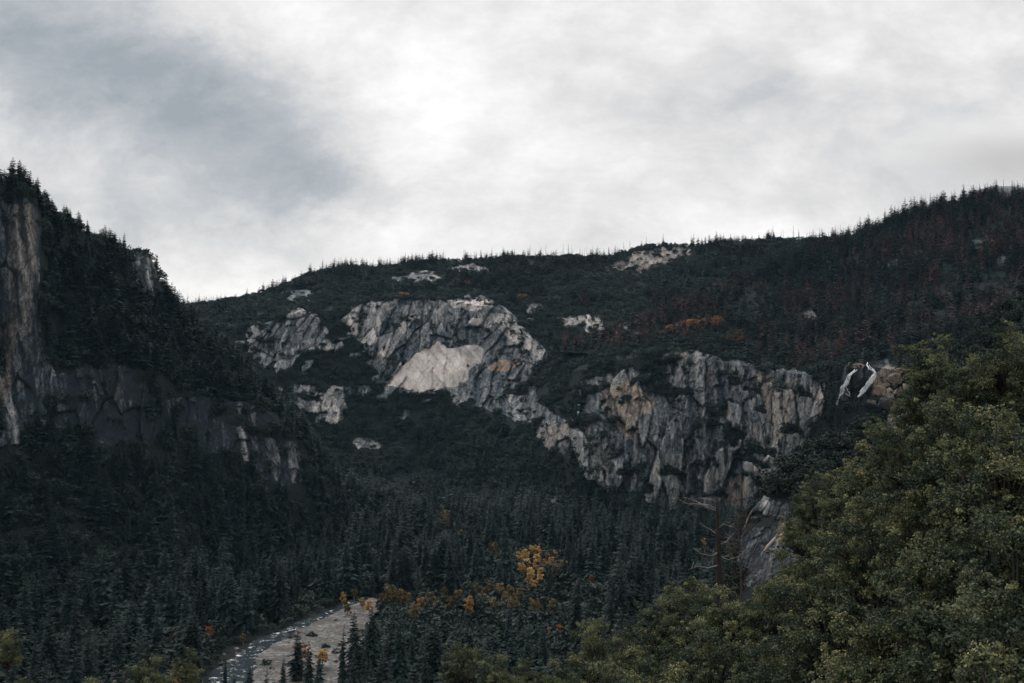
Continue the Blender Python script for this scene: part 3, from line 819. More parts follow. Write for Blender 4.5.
# ------------------------------------------------------------ autumn trees stand in openings of the forest
extra_dim = [(px, py, h, 'dull_gold', 'slim faded yellow tree among conifers between the gravel bar and the golden grove') for px, py, h in [(408,592,20),(430,590,20),(437,600,18),(450,596,20),(384,592,20),(415,604,18),(444,586,18)]]
grove = 'bright golden tree in the grove at the middle of the valley floor'
dim = 'faded yellow tree among conifers in front of the golden grove'
autumn = [
 (525,547,16,'gold',grove),(533,544,17,'gold',grove),(541,549,15,'gold',grove),(547,551,14,'gold',grove),(528,558,16,'gold',grove),(535,562,16,'gold',grove),(541,566,15,'gold',grove),(530,573,16,'gold',grove),(549,560,14,'gold',grove),(523,553,14,'gold',grove),(537,553,15,'gold',grove),(545,558,14,'gold',grove),(533,578,16,'gold',grove),(540,574,15,'gold',grove),(555,549,14,'gold',grove),(519,550,14,'gold',grove),(522,562,15,'gold',grove),(538,545,16,'gold',grove),(551,555,15,'gold',grove),(531,567,15,'gold',grove),(526,552,16,'gold',grove),
 (556,562,16,'dull_gold','faded yellow tree at the right edge of the golden grove'),(563,560,18,'dull_gold','pale yellow green tree just right of the golden grove'),
 (478,582,22,'dull_gold',dim),(490,580,22,'dull_gold',dim),(500,583,20,'dull_gold',dim),(510,584,22,'dull_gold',dim),(492,597,20,'dull_gold',dim),(514,596,22,'dull_gold',dim),(505,592,18,'dull_gold',dim),(484,592,18,'dull_gold',dim),(535,598,22,'dull_gold',dim),(553,598,20,'dull_gold',dim),(458,588,20,'dull_gold',dim),(520,588,18,'dull_gold',dim),
 (469,595,24,'gold','slender bright golden tree left of the faded yellow trees'),
 (440,510,15,'dull_gold','faded yellow tree in the dark forest behind the valley'),(447,509,16,'dull_gold','faded yellow tree in the dark forest behind the valley'),(461,528,12,'dull_gold','small faded tree between the far pair and the golden grove'),(493,540,20,'dull_gold','thin yellow tree left of the golden grove'),(446,516,13,'dull_gold','faded yellow tree in the dark forest behind the valley'),
 (592,574,12,'orange','small orange tree right of the golden grove'),(560,624,16,'orange','rusty orange tree beside the pale green oaks at the bottom'),(551,628,12,'orange','low rusty tree left of the rusty orange one'),
 (615,540,9,'gold','tiny golden tree under the broad right cliff'),(665,550,14,'orange','thin orange tree in the forest below the broad right cliff'),(702,537,14,'gold','golden tree just left of the bare dead snag'),
 (343,592,16,'gold','bright golden tree at the upper left end of the gravel bar'),(354,588,12,'dull_gold','faded yellow tree at the upper end of the gravel bar'),(369,601,15,'gold','bright golden tree at the upper right end of the gravel bar'),(362,598,12,'gold','small golden tree between the two at the gravel bar end'),(347,603,13,'dull_gold','low faded tree on the upper gravel bar'),
 (392,584,28,'dull_gold','tall faded tree right of the gravel bar'),(401,588,24,'dull_gold','faded tree beside the tall one right of the gravel bar'),(420,596,18,'gold','golden tree in the conifers right of the gravel bar'),
 (209,627,14,'orange','orange tree on the left bank of the river'),(243,634,10,'dull_gold','small yellow tree on the left bank above the river'),(301,643,24,'orange','slim orange tree on the gravel bar beside the slender conifer'),(322,650,20,'gold','yellow tree on the gravel bar near the tall conifers'),
 (372,502,9,'dull_gold','lone faded tree in the shade at the foot of the left wall'),(172,634,9,'orange','low red orange tree in the shaded forest left of the river'),
 (180,668,30,'gold','bright yellow tree at the bottom beside the left green bushes'),
]

autumn += extra_dim
def autumn_foot(px, top, hpx):
    base = top + hpx
    p = floor_at(px, base + 2, FLOOR) if base > 515 else P(px, base, 1130.)
    if px == 372: p = P(px, base, 990.)
    if base < 700 and px == 180: p = floor_at(px, 705, FLOOR)
    return p
_a = np.array([c[:4] for c in conifers])
_bx, _by, _ = project(_a[:, :3]); _tx, _ty, _ = project(_a[:, :3] + np.stack([_a[:, 0]*0, _a[:, 0]*0, _a[:, 3]], -1))
_d = np.hypot(_a[:, 0], _a[:, 1]); _keep = np.ones(len(conifers), bool)
for px, top, hpx, mat, lab in autumn:
    p = autumn_foot(px, top, hpx); d = math.hypot(p[0], p[1])
    vis_h = .85 if mat != 'dull_gold' else .6
    hit = (np.abs(_bx - px) < (_by - _ty) * .11 + hpx * .28) & (_ty < top + hpx * vis_h) & (_d < d + 8) & (_by > top)
    _keep &= ~(hit & (rng.random(len(_keep)) < (.95 if mat == 'gold' else .82)) & (np.array([c[5] for c in conifers]) == 0))
conifers = [c for c, k in zip(conifers, _keep) if k]

# ------------------------------------------------------------ what shows in the photograph
depth = np.full((H, W), 1e9)
for s in SHEETS:
    x, y, f = project(s.xyz.reshape(-1, 3))
    ok = (f > 3) & (x > -1) & (x < W + 1) & (y > -1) & (y < H + 1)
    xi = np.clip(np.round(x[ok]), 0, W-1).astype(int); yi = np.clip(np.round(y[ok]), 0, H-1).astype(int)
    np.minimum.at(depth, (yi, xi), f[ok])
d2 = depth.copy()
for a in (-1, 0, 1):
    for b in (-1, 0, 1):
        d2 = np.minimum(d2, np.roll(np.roll(depth, a, 0), b, 1))
depth = d2

OAKS = [  # px, top y, distance, crown width in px, shape, label
 (8,628,46,34,0,'thin pale green tree with visible stems at the left edge'),(150,653,52,50,1,'pale green bush at the bottom left of the river'),(186,645,56,36,2,'small pointed yellow green bush right beside the bottom left bush'),(95,676,50,56,1,'low bush top at the bottom edge between left tree and pale bush'),(22,676,40,40,2,'low bush in the bottom left corner below the thin tree'),
 (463,641,46,50,0,'small rounded oak at the bottom edge right of the conifers'),(497,650,43,56,1,'pale oak crown at the bottom edge right of the small rounded oak'),(530,655,47,46,2,'oak top at the bottom edge left of the rusty orange tree'),(558,656,40,56,3,'oak crown at the bottom edge below the rusty orange tree'),
 (594,616,53,66,0,'rounded pale oak right of the rusty orange tree'),(628,624,48,62,2,'green oak right of the rounded pale oak'),(606,655,40,80,1,'low oak crown at the bottom edge under the rounded pale oak'),(657,594,55,62,3,'oak crown rising left of the bare snag'),(690,577,56,74,0,'pale topped oak crown touching the snag on its left'),(722,583,52,76,1,'broad oak crown directly below the bare dead snag'),
 (684,615,46,92,2,'wide green oak in front of the oaks under the snag'),(640,642,44,80,3,'oak at the bottom in front of the green oak by the rounded pale one'),(722,625,42,100,0,'second row oak straight below the bare snag'),(758,592,50,70,1,'oak crown under the bare twiggy tree'),(762,630,36,110,2,'large oak at the bottom edge below the twiggy tree'),(680,657,36,110,3,'wide oak at the bottom edge left of the large one below the twiggy tree'),
 (776,580,50,66,0,'oak crown just below the leaning pale log'),(790,546,47,66,1,'oak crown directly right of the leaning pale log'),(800,600,40,110,2,'shaded oak below the crown by the log'),(820,652,32,130,3,'broad oak at the bottom edge right of the one below the twiggy tree'),
 (800,498,49,54,2,'small oak at the left end of the right oak mass by the spur rock'),(819,478,45,56,0,'small oak beside the dark round spur oaks'),(845,460,41,66,1,'oak with yellow tips stepping up right of the spur oaks'),(870,438,37,74,3,'oak crown rising below the grey slab and boulders'),
 (900,413,35,84,0,'oak crown directly under the tan boulders'),(932,331,33,70,1,'tall oak with rounded top right of the tan boulders'),(1004,316,31,84,2,'tallest oak, its crown reaching highest at the right edge'),(1044,328,30,80,0,'oak cut by the right edge beside the tallest crown'),(968,352,31,60,3,'lower crown in the dip between the two tallest oaks'),
 (917,366,34,56,2,'narrow crown on the left flank of the tall rounded oak by the boulders'),(948,392,30,110,0,'broad crown below the dip between the two tallest oaks'),(1002,398,28,120,1,'broad crown just under the tallest oak at the right edge'),
 (928,440,31,110,2,'crown in the second row below the tall rounded oak'),(988,450,27,130,3,'large crown in the second row below the tallest oak'),(882,488,33,108,0,'crown below the oak under the tan boulders'),(850,510,38,96,1,'crown below the yellow tipped oak'),(815,528,43,80,2,'crown above and right of the leaning log'),
 (942,500,28,130,3,'large crown in the middle of the right oak mass'),(1012,505,25,150,0,'large dark crown halfway down the right edge'),(832,562,38,110,1,'crown two rows right of the leaning log'),(892,552,30,140,2,'wide crown low in the middle of the right oak mass'),(962,562,25,160,3,'wide dark crown low in the right oak mass near the right edge'),(1028,575,22,170,0,'dark crown low against the right edge'),
 (862,612,30,140,1,'dark oak near the bottom edge in the right oak mass'),(932,622,25,160,2,'dark oak at the bottom edge, next to the corner oak'),(1004,635,20,180,3,'nearest dark oak filling the bottom right corner'),(640,672,38,90,1,'low oak top at the bottom edge left of the wide bottom oak'),
 (1105,350,30,110,0,'oak outside the right edge beside the cut tallest group'),(1120,460,25,150,1,'oak outside the right edge halfway down'),(1110,600,20,180,2,'oak outside the right edge near the bottom'),(1190,330,28,130,3,'far oak outside the right edge, high on the slope'),(1230,480,22,170,0,'far oak outside the right edge, lower on the slope'),(1290,360,26,150,1,'last oak outside the right edge of the picture'),
]
order = sorted(range(len(conifers)), key=lambda i: math.hypot(conifers[i][0], conifers[i][1]))
taken = np.zeros((H, W), bool)
for px, top, d, w, k, _lab in OAKS:
    yy, xx = np.ogrid[0:H, 0:W]
    taken |= (((xx - px) / (w * .5)) ** 2 + (np.maximum(0, top + w*.45 - yy) / (w * .45)) ** 2) < 1
vis = np.zeros(len(conifers))
arr = np.array([c[:4] for c in conifers])
bx, by, bf = project(arr[:, :3]); tx, ty, _ = project(arr[:, :3] + np.stack([arr[:, 0]*0, arr[:, 0]*0, arr[:, 3]], -1))
for i in order:
    hpx = by[i] - ty[i]
    if ty[i] > H or by[i] < 0 or bx[i] < -20 or bx[i] > W + 20 or hpx < 2: continue
    half = hpx * .14
    for yy in range(max(0, int(ty[i])), min(H, int(by[i]) + 1)):
        t = (yy - ty[i]) / hpx
        w = max(.5, half * t)
        xa, xb = max(0, int(bx[i] - w)), min(W, int(bx[i] + w) + 1)
        if xa >= xb: continue
        free = (~taken[yy, xa:xb]) & (depth[yy, xa:xb] > bf[i] - 8)
        vis[i] += free.sum()
        taken[yy, xa:xb] |= free
_s = arr / 75.0
rust = fbm(_s[:, 0], _s[:, 1], _s[:, 2]*2, 3, 18)
zone_of = np.array([c[4] for c in conifers])
dead = (((zone_of == 'shoulder') & (rng.random(len(vis)) < np.clip(.34 + 1.3*rust, .05, .75))) |
        ((zone_of == 'ridge') & (bx > 470) & (rng.random(len(vis)) < np.clip(.06 + .7*rust, .0, .35))))
dead_rank = [int(i) for i in np.argsort(-np.where(dead, vis, -1)) if dead[i]]
dead_single = dead_rank[:270]
vis = np.where(dead, 0, vis)
rank = np.argsort(-vis)
single = [int(i) for i in rank[:296] if vis[i] > 0]
single_set = set(single)

# ------------------------------------------------------------ stuff: one object each, instancing by geometry nodes
def make_stuff(name, pts, meshes, label, cat, tilt=.04, squash=(.85, 1.2), var=None):
    src = bpy.data.collections.new(name + '_kinds')
    for k, me in enumerate(meshes):
        src.objects.link(bpy.data.objects.new('%s_kind_%d' % (name, k), me))
    n = len(pts)
    me = bpy.data.meshes.new(name)
    me.vertices.add(n)
    me.vertices.foreach_set('co', np.array([p[:3] for p in pts], np.float32).reshape(-1))
    rot = np.stack([rng.normal(0, tilt, n), rng.normal(0, tilt, n), rng.uniform(0, 6.283, n)], -1).astype(np.float32)
    hh = np.array([p[3] for p in pts])
    wd = hh * rng.uniform(*squash, n) * np.array([1.4 if len(p) > 4 and p[4] == 'wall' else 1.15 if len(p) > 4 and p[4] in ('ridge', 'shoulder') else 1.0 for p in pts])
    scl = np.stack([wd, wd, hh], -1).astype(np.float32)
    a = me.attributes.new('turn', 'FLOAT_VECTOR', 'POINT'); a.data.foreach_set('vector', rot.reshape(-1))
    a = me.attributes.new('size', 'FLOAT_VECTOR', 'POINT'); a.data.foreach_set('vector', scl.reshape(-1))
    v = rng.integers(0, len(meshes), n) if var is None else np.array(var)
    a = me.attributes.new('variant', 'INT', 'POINT'); a.data.foreach_set('value', v.astype(np.int32))
    me.update()
    o = bpy.data.objects.new(name, me); COL.objects.link(o)
    ng = bpy.data.node_groups.new(name + '_scatter', 'GeometryNodeTree')
    ng.interface.new_socket('Geometry', in_out='INPUT', socket_type='NodeSocketGeometry')
    ng.interface.new_socket('Geometry', in_out='OUTPUT', socket_type='NodeSocketGeometry')
    N, L = ng.nodes, ng.links
    gi, go = N.new('NodeGroupInput'), N.new('NodeGroupOutput')
    ci = N.new('GeometryNodeCollectionInfo'); ci.inputs['Collection'].default_value = src
    ci.inputs['Separate Children'].default_value = True; ci.inputs['Reset Children'].default_value = True
    m2p = N.new('GeometryNodeMeshToPoints')
    iop = N.new('GeometryNodeInstanceOnPoints'); iop.inputs['Pick Instance'].default_value = True
    def named(nm, typ):
        k = N.new('GeometryNodeInputNamedAttribute'); k.data_type = typ; k.inputs[0].default_value = nm
        return k.outputs[0]
    L.new(gi.outputs[0], m2p.inputs[0]); L.new(m2p.outputs[0], iop.inputs['Points'])
    L.new(ci.outputs[0], iop.inputs['Instance']); L.new(named('variant', 'INT'), iop.inputs['Instance Index'])
    e2r = N.new('FunctionNodeEulerToRotation'); L.new(named('turn', 'FLOAT_VECTOR'), e2r.inputs[0])
    L.new(e2r.outputs[0], iop.inputs['Rotation']); L.new(named('size', 'FLOAT_VECTOR'), iop.inputs['Scale'])
    L.new(iop.outputs[0], go.inputs[0])
    md = o.modifiers.new('scatter', 'NODES'); md.node_group = ng
    tag(o, label, cat, None, 'stuff')
    return o

rest = [conifers[i] for i in range(len(conifers)) if i not in single_set and not dead[i]]
far_pts = [c for c in rest if math.hypot(c[0], c[1]) > 930]
mid_pts = [c for c in rest if math.hypot(c[0], c[1]) <= 930]
kinds = FAR + MID
pts = far_pts + mid_pts
var = np.concatenate([rng.integers(0, len(FAR), len(far_pts)), len(FAR) + rng.integers(0, len(MID), len(mid_pts))])
make_stuff('conifer_forest', pts, kinds, 'dark conifer forest covering the mountain slopes and the valley', 'forest', .035, (.85, 1.25), var)
make_stuff('dead_forest', [conifers[i] for i in dead_rank[270:]], RED, 'rusty brown dead conifers scattered through the forest of the right shoulder', 'forest', .05, (.8, 1.15))
FINE = [one_mesh('fine_bush', broadleaf(1, r, 44, 110, .05, 440+i, 8, .04, (.16, .3), .02), M['oak_bark'], M['oak']) for i, r in enumerate((.7, .85))]
make_stuff('hillside_brush', near_brush, FINE, 'low olive brush covering the near hillside under the oaks', 'brush', .1, (.9, 1.4))
make_stuff('undergrowth', bushes, BUSH, 'low dark brush and scrub oak filling the slopes and cliff ledges', 'brush', .1, (.9, 1.5))

# ------------------------------------------------------------ single conifers with trunk and crown
ZONE = {
 'valley': ('conifers of the valley floor forest', None),
 'wall': ('conifers on the steep left valley wall', 'dark conifer growing on the steep forested wall beside the left granite cliff'),
 'ridge': ('conifers along the far ridge', 'small dark conifer on the far ridge above the pale granite dome'),
 'foot': ('conifers below the granite cliffs', 'dark conifer on the slope below the far granite cliffs'),
 'shoulder': ('conifers on the right shoulder', 'small dark conifer on the forested shoulder above the waterfall'),
 'bar': ('conifers beside the gravel bar', None),
}
BAR_LABELS = ['tall dark conifer at the near right edge of the pale gravel bar', 'tallest dark conifer in front of the yellow trees at the gravel bar',
 'slender dark conifer standing in the middle of the pale gravel bar', 'short conifer in front of the gravel bar beside the tall pair',
 'short dark conifer left of the slender one on the gravel bar', 'small conifer at the river end of the gravel bar',
 'small dark conifer between the river and the gravel bar', 'mid height conifer behind the short ones on the gravel bar',
 'dark conifer just right of the tallest one by the gravel bar', 'low conifer at the bottom edge of the gravel bar',
 'dark conifer at the water on the left bank of the river', 'dark conifer right of the gravel bar beside the valley forest']
nbar = 0
first_of = {}
for k, i in enumerate(single):
    x, y, z, hh, zone, st = conifers[i]
    v = rng.integers(0, len(NEAR))
    t = empty('conifer_tree', (x, y, z - .4))
    w = hh * rng.uniform(.85, 1.25) * (1.4 if zone == 'wall' else 1.0)
    t.scale = (w, w, hh); t.rotation_euler = (rng.normal(0, .02), rng.normal(0, .02), rng.uniform(0, 6.28))
    key = ('t', int(v))
    for nm, me in (('trunk', NEAR[v][0]), ('crown', NEAR[v][1])):
        if (nm, int(v)) not in first_of:
            first_of[(nm, int(v))] = link(bpy.data.objects.new(nm, me), t)
        else:
            c = first_of[(nm, int(v))].copy(); link(c, t)
    grp, lab = ZONE[zone]
    px, py = bx[i], by[i]
    if zone == 'valley':
        if px < 200: grp, lab = 'conifers left of the river', 'tall dark conifer in the shaded forest left of the river'
        elif px < 400: grp, lab = 'conifers behind the gravel bar', 'dark conifer in the shaded forest behind the gravel bar'
        elif py > 640: grp, lab = 'near conifers of the valley floor', 'tall dark conifer in front of the yellow trees on the valley floor'
        elif px < 600: grp, lab = 'conifers around the yellow grove', 'dark conifer in the dense forest around the golden grove'
        else: grp, lab = 'conifers under the right cliff', 'dark conifer in the dense forest under the broad right cliff'
    elif zone == 'bar':
        j = [c for c in range(len(conifers)) if conifers[c][4] == 'bar'].index(i)
        grp, lab = 'conifers beside the gravel bar', BAR_LABELS[j]
    elif zone == 'wall' and py < 330:
        grp, lab = 'conifers on top of the left wall', 'dark conifer on the sloping top of the left wall near the skyline'
    tag(t, lab, 'conifer', grp)

# ------------------------------------------------------------ rusty dead conifers of the right shoulder
proto = {}
for i in dead_single:
    x, y, z, hh, zone, st = conifers[i]; px, py = bx[i], by[i]
    v = int(rng.integers(0, 3))
    o = proto[v].copy() if v in proto else bpy.data.objects.new('dead_conifer', RED[v])
    proto.setdefault(v, o)
    link(o); w = hh * rng.uniform(.8, 1.15)
    o.name = 'dead_conifer'
    o.location = (x, y, z - .3); o.scale = (w, w, hh); o.rotation_euler = (0, 0, rng.uniform(0, 6.28))
    if zone == 'ridge': tag(o, 'rusty brown dead conifer on the far ridge beyond the right shoulder', 'dead conifer', 'rusty conifers on the far ridge')
    elif py < 270: tag(o, 'rusty brown dead conifer among green ones high on the right shoulder', 'dead conifer', 'rusty conifers high on the right shoulder')
    elif px < 800: tag(o, 'rusty brown dead conifer on the shoulder above the broad cliff', 'dead conifer', 'rusty conifers above the broad cliff')
    else: tag(o, 'rusty brown dead conifer on the slope above the waterfall', 'dead conifer', 'rusty conifers above the waterfall')

# ------------------------------------------------------------ bare snags on the skyline
def snag_mesh(seed):
    rr = random.Random(seed); v, f = [], []
    lx, ly = rr.uniform(-.02, .02), rr.uniform(-.02, .02)
    tube(v, f, [(0,0,-.04), (lx*.5, ly*.5, .5), (lx, ly, 1)], [.017, .013, .005], 5)
    for _ in range(rr.randint(3, 7)):
        t = rr.uniform(.35, .95); a = rr.uniform(0, 6.28); L = rr.uniform(.03, .10) * (1.2 - t)
        tube(v, f, [(lx*t, ly*t, t), (lx*t + math.cos(a)*L, ly*t + math.sin(a)*L, t + rr.uniform(-.02, .03))], [.005, .002], 4)
    return mesh_from('snag', v, f, M['burnt'], True)
SN = [snag_mesh(s) for s in range(5)]
def crest(sheet, px):
    col = int(np.argmin(np.abs(sheet.px[0] - px)))
    _, y, _ = project(sheet.xyz[:, col])
    r = int(np.argmin(y))
    return sheet.xyz[r, col]
snaglist = [(px + rng.uniform(-2, 2), rng.uniform(11, 25), 0) for px in np.concatenate([rng.uniform(472, 562, 11), rng.uniform(564, 630, 24), rng.uniform(630, 664, 4), rng.uniform(768, 840, 16), rng.uniform(390, 465, 4)])]
snaglist += [(px + rng.uniform(-3, 3), rng.uniform(16, 24), 1) for px in np.linspace(840, 1015, 14)]
protos = {}
for px, hh, which in snaglist:
    sh = back if which == 0 else righthill
    p = crest(sh, px)
    v = int(rng.integers(0, 5))
    o = protos[v].copy() if v in protos else bpy.data.objects.new('burnt_snag', SN[v])
    protos.setdefault(v, o); link(o); o.name = 'burnt_snag'
    o.location = p; o.scale = (hh, hh, hh); o.rotation_euler = (rng.normal(0, .03), rng.normal(0, .03), rng.uniform(0, 6.28))
    if which: tag(o, 'thin bare snag on the crest of the right shoulder', 'dead tree', 'snags on the right shoulder crest')
    elif px < 561: tag(o, 'thin bare snag on the far ridge above the granite dome', 'dead tree', 'snags above the granite dome')
    elif px < 665: tag(o, 'thin bare snag on the skyline beside the pale bald knob', 'dead tree', 'snags beside the bald knob')
    else: tag(o, 'thin bare snag on the skyline saddle where the two ridges meet', 'dead tree', 'snags on the skyline saddle')

# ------------------------------------------------------------ autumn trees on the valley floor
AUT = [('autumn', broadleaf(1, r, 26, 26, .10, 500+i, 5, .12, (.2, .34), .022), ) for i, r in enumerate((.19, .22, .15))]
A_MESH = {}
for mat in ('gold', 'dull_gold', 'orange'):
    A_MESH[mat] = [two_meshes('autumn_' + mat, a[1], M['grey_wood'], M[mat]) for a in AUT]
for n, (px, top, hpx, mat, lab) in enumerate(autumn):
    p = autumn_foot(px, top, hpx)
    d = math.hypot(p[0], p[1]); hh = hpx * 1.12 * d / F + 2.
    me = A_MESH[mat][n % 3]
    t = empty('autumn_tree', tuple(p)); t.scale = (hh*.95, hh*.95, hh); t.rotation_euler = (0, 0, rng.uniform(0, 6.28))
    link(bpy.data.objects.new('trunk', me[0]), t); link(bpy.data.objects.new('crown', me[1]), t)
    g = {'gold': 'golden trees on the valley floor', 'dull_gold': 'faded yellow trees on the valley floor', 'orange': 'orange trees on the valley floor'}[mat]
    if lab == grove: g = 'trees of the golden grove'
    if lab == dim: g = 'faded yellow trees before the golden grove'
    if 'between the gravel bar' in lab: g = 'slim faded trees right of the gravel bar'
    if 'behind the valley' in lab: g = 'faded trees behind the valley'
    tag(t, lab, 'autumn tree', g)

# surface lookup along a column of a sheet
def on_sheet(s, px, py):
    col = int(np.argmin(np.abs(s.px[0] - px)))
    _, y, f = project(s.xyz[:, col])
    r = int(np.argmin(np.abs(y - py)))
    return s.xyz[r, col]

# orange shrubs on the bench above the broad cliff
SHRUB = [one_mesh('shrub', broadleaf(1, .75, 16, 22, .16, 520+i, 4, .02, (.25, .42), .03), M['bark'], M['orange']) for i in range(2)]
for n, (px, py, hpx) in enumerate([(677,333,5),(683,330,5),(689,331,6),(695,329,6),(701,330,5),(708,330,7),(713,328,6),(735,337,4),(738,345,5),(705,335,4),(520,300,3),(465,286,3),(402,298,3),(596,262,3),(684,336,4)]):
    s = righthill if px > 600 and py > 300 and px > 690 else back
    p = on_sheet(s, px, py); d = math.hypot(p[0], p[1]); hh = hpx * 2.1 * d / F
    o = link(bpy.data.objects.new('autumn_shrub', SHRUB[n % 2])); o.location = tuple(p); o.scale = (hh*1.2, hh*1.2, hh)
    o.rotation_euler = (0, 0, rng.uniform(0, 6.28))
    if n < 7 or n in (9, 14): tag(o, 'orange shrub in the cluster on the bench above the broad cliff', 'shrub', 'orange shrubs above the broad cliff')
    else: tag(o, {7:'small orange shrub right of the cluster above the broad cliff', 8:'orange shrub at the rim of the broad cliff', 10:'tiny orange shrub right of the granite dome top', 11:'tiny orange shrub on the ridge above the granite dome', 12:'tiny orange shrub on the crest of the granite dome', 13:'tiny orange shrub under the skyline snags'}[n], 'shrub')

# ------------------------------------------------------------ round oaks on the spur
SPO = [two_meshes('scrub_oak', broadleaf(1, r, 46, 60, .075, 600+i, 6, .05, (.17, .3), .028), M['oak_bark'], M['brush']) for i, r in enumerate((.62, .72, .55))]
cnt = 0
spo = []
for _ in range(9000):
    px = rng.uniform(735, 1090); tt = rng.uniform(0, 1) ** 1.0
    c = int(np.argmin(np.abs(spur.px[0] - px))); r = int(110 * (.25 + .75*tt))
    if spur.edge[max(0, r-6):r+14, c].max() > .35: continue
    p = spur.xyz[r, c]
    if any((p[0]-b[0])**2 + (p[1]-b[1])**2 + (p[2]-b[2])**2 < 3.3**2 for b in spo): continue
    spo.append((p[0], p[1], p[2], px))
    if len(spo) >= 210: break
for x, y, z, px in spo:
    v = int(rng.integers(0, 3))
    hh = rng.uniform(4.0, 7.5); w = hh * rng.uniform(.9, 1.25)
    if 840 < px < 910: hh *= .62; w *= .7
    t = empty('scrub_oak', (x, y, z - .3)); t.scale = (w, w, hh); t.rotation_euler = (0, 0, rng.uniform(0, 6.28))
    link(bpy.data.objects.new('trunk', SPO[v][0]), t); link(bpy.data.objects.new('crown', SPO[v][1]), t)
    if px < 840: tag(t, 'round dark green oak on the rocky spur right of the broad cliff', 'oak', 'scrub oaks at the end of the spur')
    elif px < 930: tag(t, 'low round oak on the spur below the waterfall and tan boulders', 'oak', 'scrub oaks below the waterfall')
    else: tag(t, 'dark round oak on the spur slope rising behind the tall foreground oaks', 'oak', 'scrub oaks on the rising spur')

# ------------------------------------------------------------ foreground oaks
def oak_meshes(seed, lobes, per_lobe, per, leaf):
    """crown of billowing lobes, each made of small leaf clumps; about 5 m across, 4.6 m tall, topping out at z = 0"""
    rr = np.random.default_rng(seed)
    cs, ra, tc, tips = [], [], [], []
    k = 0
    while k < lobes:
        d = rr.normal(size=3); d /= np.linalg.norm(d)
        if d[2] < -.85: continue
        k += 1
        rad = rr.uniform(.35, 1.15)
        L = np.array([d[0]*1.75*rad, d[1]*1.75*rad, -2.9 + d[2]*2.35*rad]); R_ = rr.uniform(.32, .72); tl = rr.uniform(.12, .66)
        tips.append(L)
        for _ in range(2):
            e = rr.normal(size=3); e /= np.linalg.norm(e); e[2] = abs(e[2]) * .8 + .1
            cs.append(L + e * R_ * rr.uniform(1.25, 1.8)); ra.append(rr.uniform(.08, .2)); tc.append(np.clip(tl + .14, .05, .9))
        for _ in range(per_lobe):
            e = rr.normal(size=3); e /= np.linalg.norm(e)
            if e[2] < -.35: e[2] *= -.5
            cs.append(L + e * R_ * rr.uniform(.6, 1.0) * np.array([1, 1, .75])); ra.append(rr.uniform(.16, .48)); tc.append(np.clip(tl + rr.normal()*.16, .05, .85))
    top = max(c[2] + r for c, r in zip(cs, ra))
    cs = np.array(cs) - np.array([0, 0, top]); tips = [t - np.array([0, 0, top]) for t in tips]
    V, Fq, ti = leaf_cloud(cs, np.array(ra), per, leaf, rr, np.array(tc), .8, .6, .35)
    tv, tf = [], []
    for t in tips:
        f = min(rr.uniform(-4.9, -3.6), t[2] - .4)
        s_ = np.array([rr.normal()*.06, rr.normal()*.06, f])
        tube(tv, tf, [s_, s_*.4 + t*.6 + np.array([0, 0, -.3]), t], [.085, .05, .015], 5)
    tube(tv, tf, [(0, 0, -5.4), (.05, .03, -4.4), (-.04, 0, -3.2), (.02, .02, -2.0)], [.16, .14, .11, .05], 7)
    return mesh_from('oak_limbs', tv, tf, M['oak_bark'], True), mesh_from('oak_crown', V, Fq, M['oak'], False, ti)
OAKM = [oak_meshes(700 + i, lb, pl, per, lf) for i, (lb, pl, per, lf) in enumerate([(40,9,74,.094),(46,8,72,.10),(34,10,78,.09),(42,9,72,.105)])]
TV, TF = [], []
tube(TV, TF, [(0, 0, 0), (.02, .03, .4), (-.02, .01, .75), (0, 0, 1)], [1.5, 1.1, 1.0, 1.0], 8)
STEM = mesh_from('oak_stem', TV, TF, M['oak_bark'], True)
for n, (px, top, d, w, v, lab) in enumerate(OAKS):
    gz = float(hill_z(px, d)) - .2; p = P(px, top, d)
    sc = w * d / F / 4.6
    stem = max(.6, float(p[2]) - 5.2 * sc - gz)
    if float(p[2]) - 5.2 * sc < gz: gz = float(p[2]) - 5.2 * sc - .6
    t = empty('oak_tree', (p[0], p[1], gz)); t.rotation_euler = (0, 0, rng.uniform(0, 6.28))
    k = link(bpy.data.objects.new('trunk', STEM), t); k.scale = (.16 * sc, .16 * sc, stem + .1)
    k = link(bpy.data.objects.new('limbs', OAKM[v][0]), t); k.location.z = float(p[2]) - gz; k.scale = (sc, sc, sc)
    k = link(bpy.data.objects.new('crown', OAKM[v][1]), t); k.location.z = float(p[2]) - gz; k.scale = (sc, sc, sc)
    tag(t, lab, 'oak', 'foreground oaks')

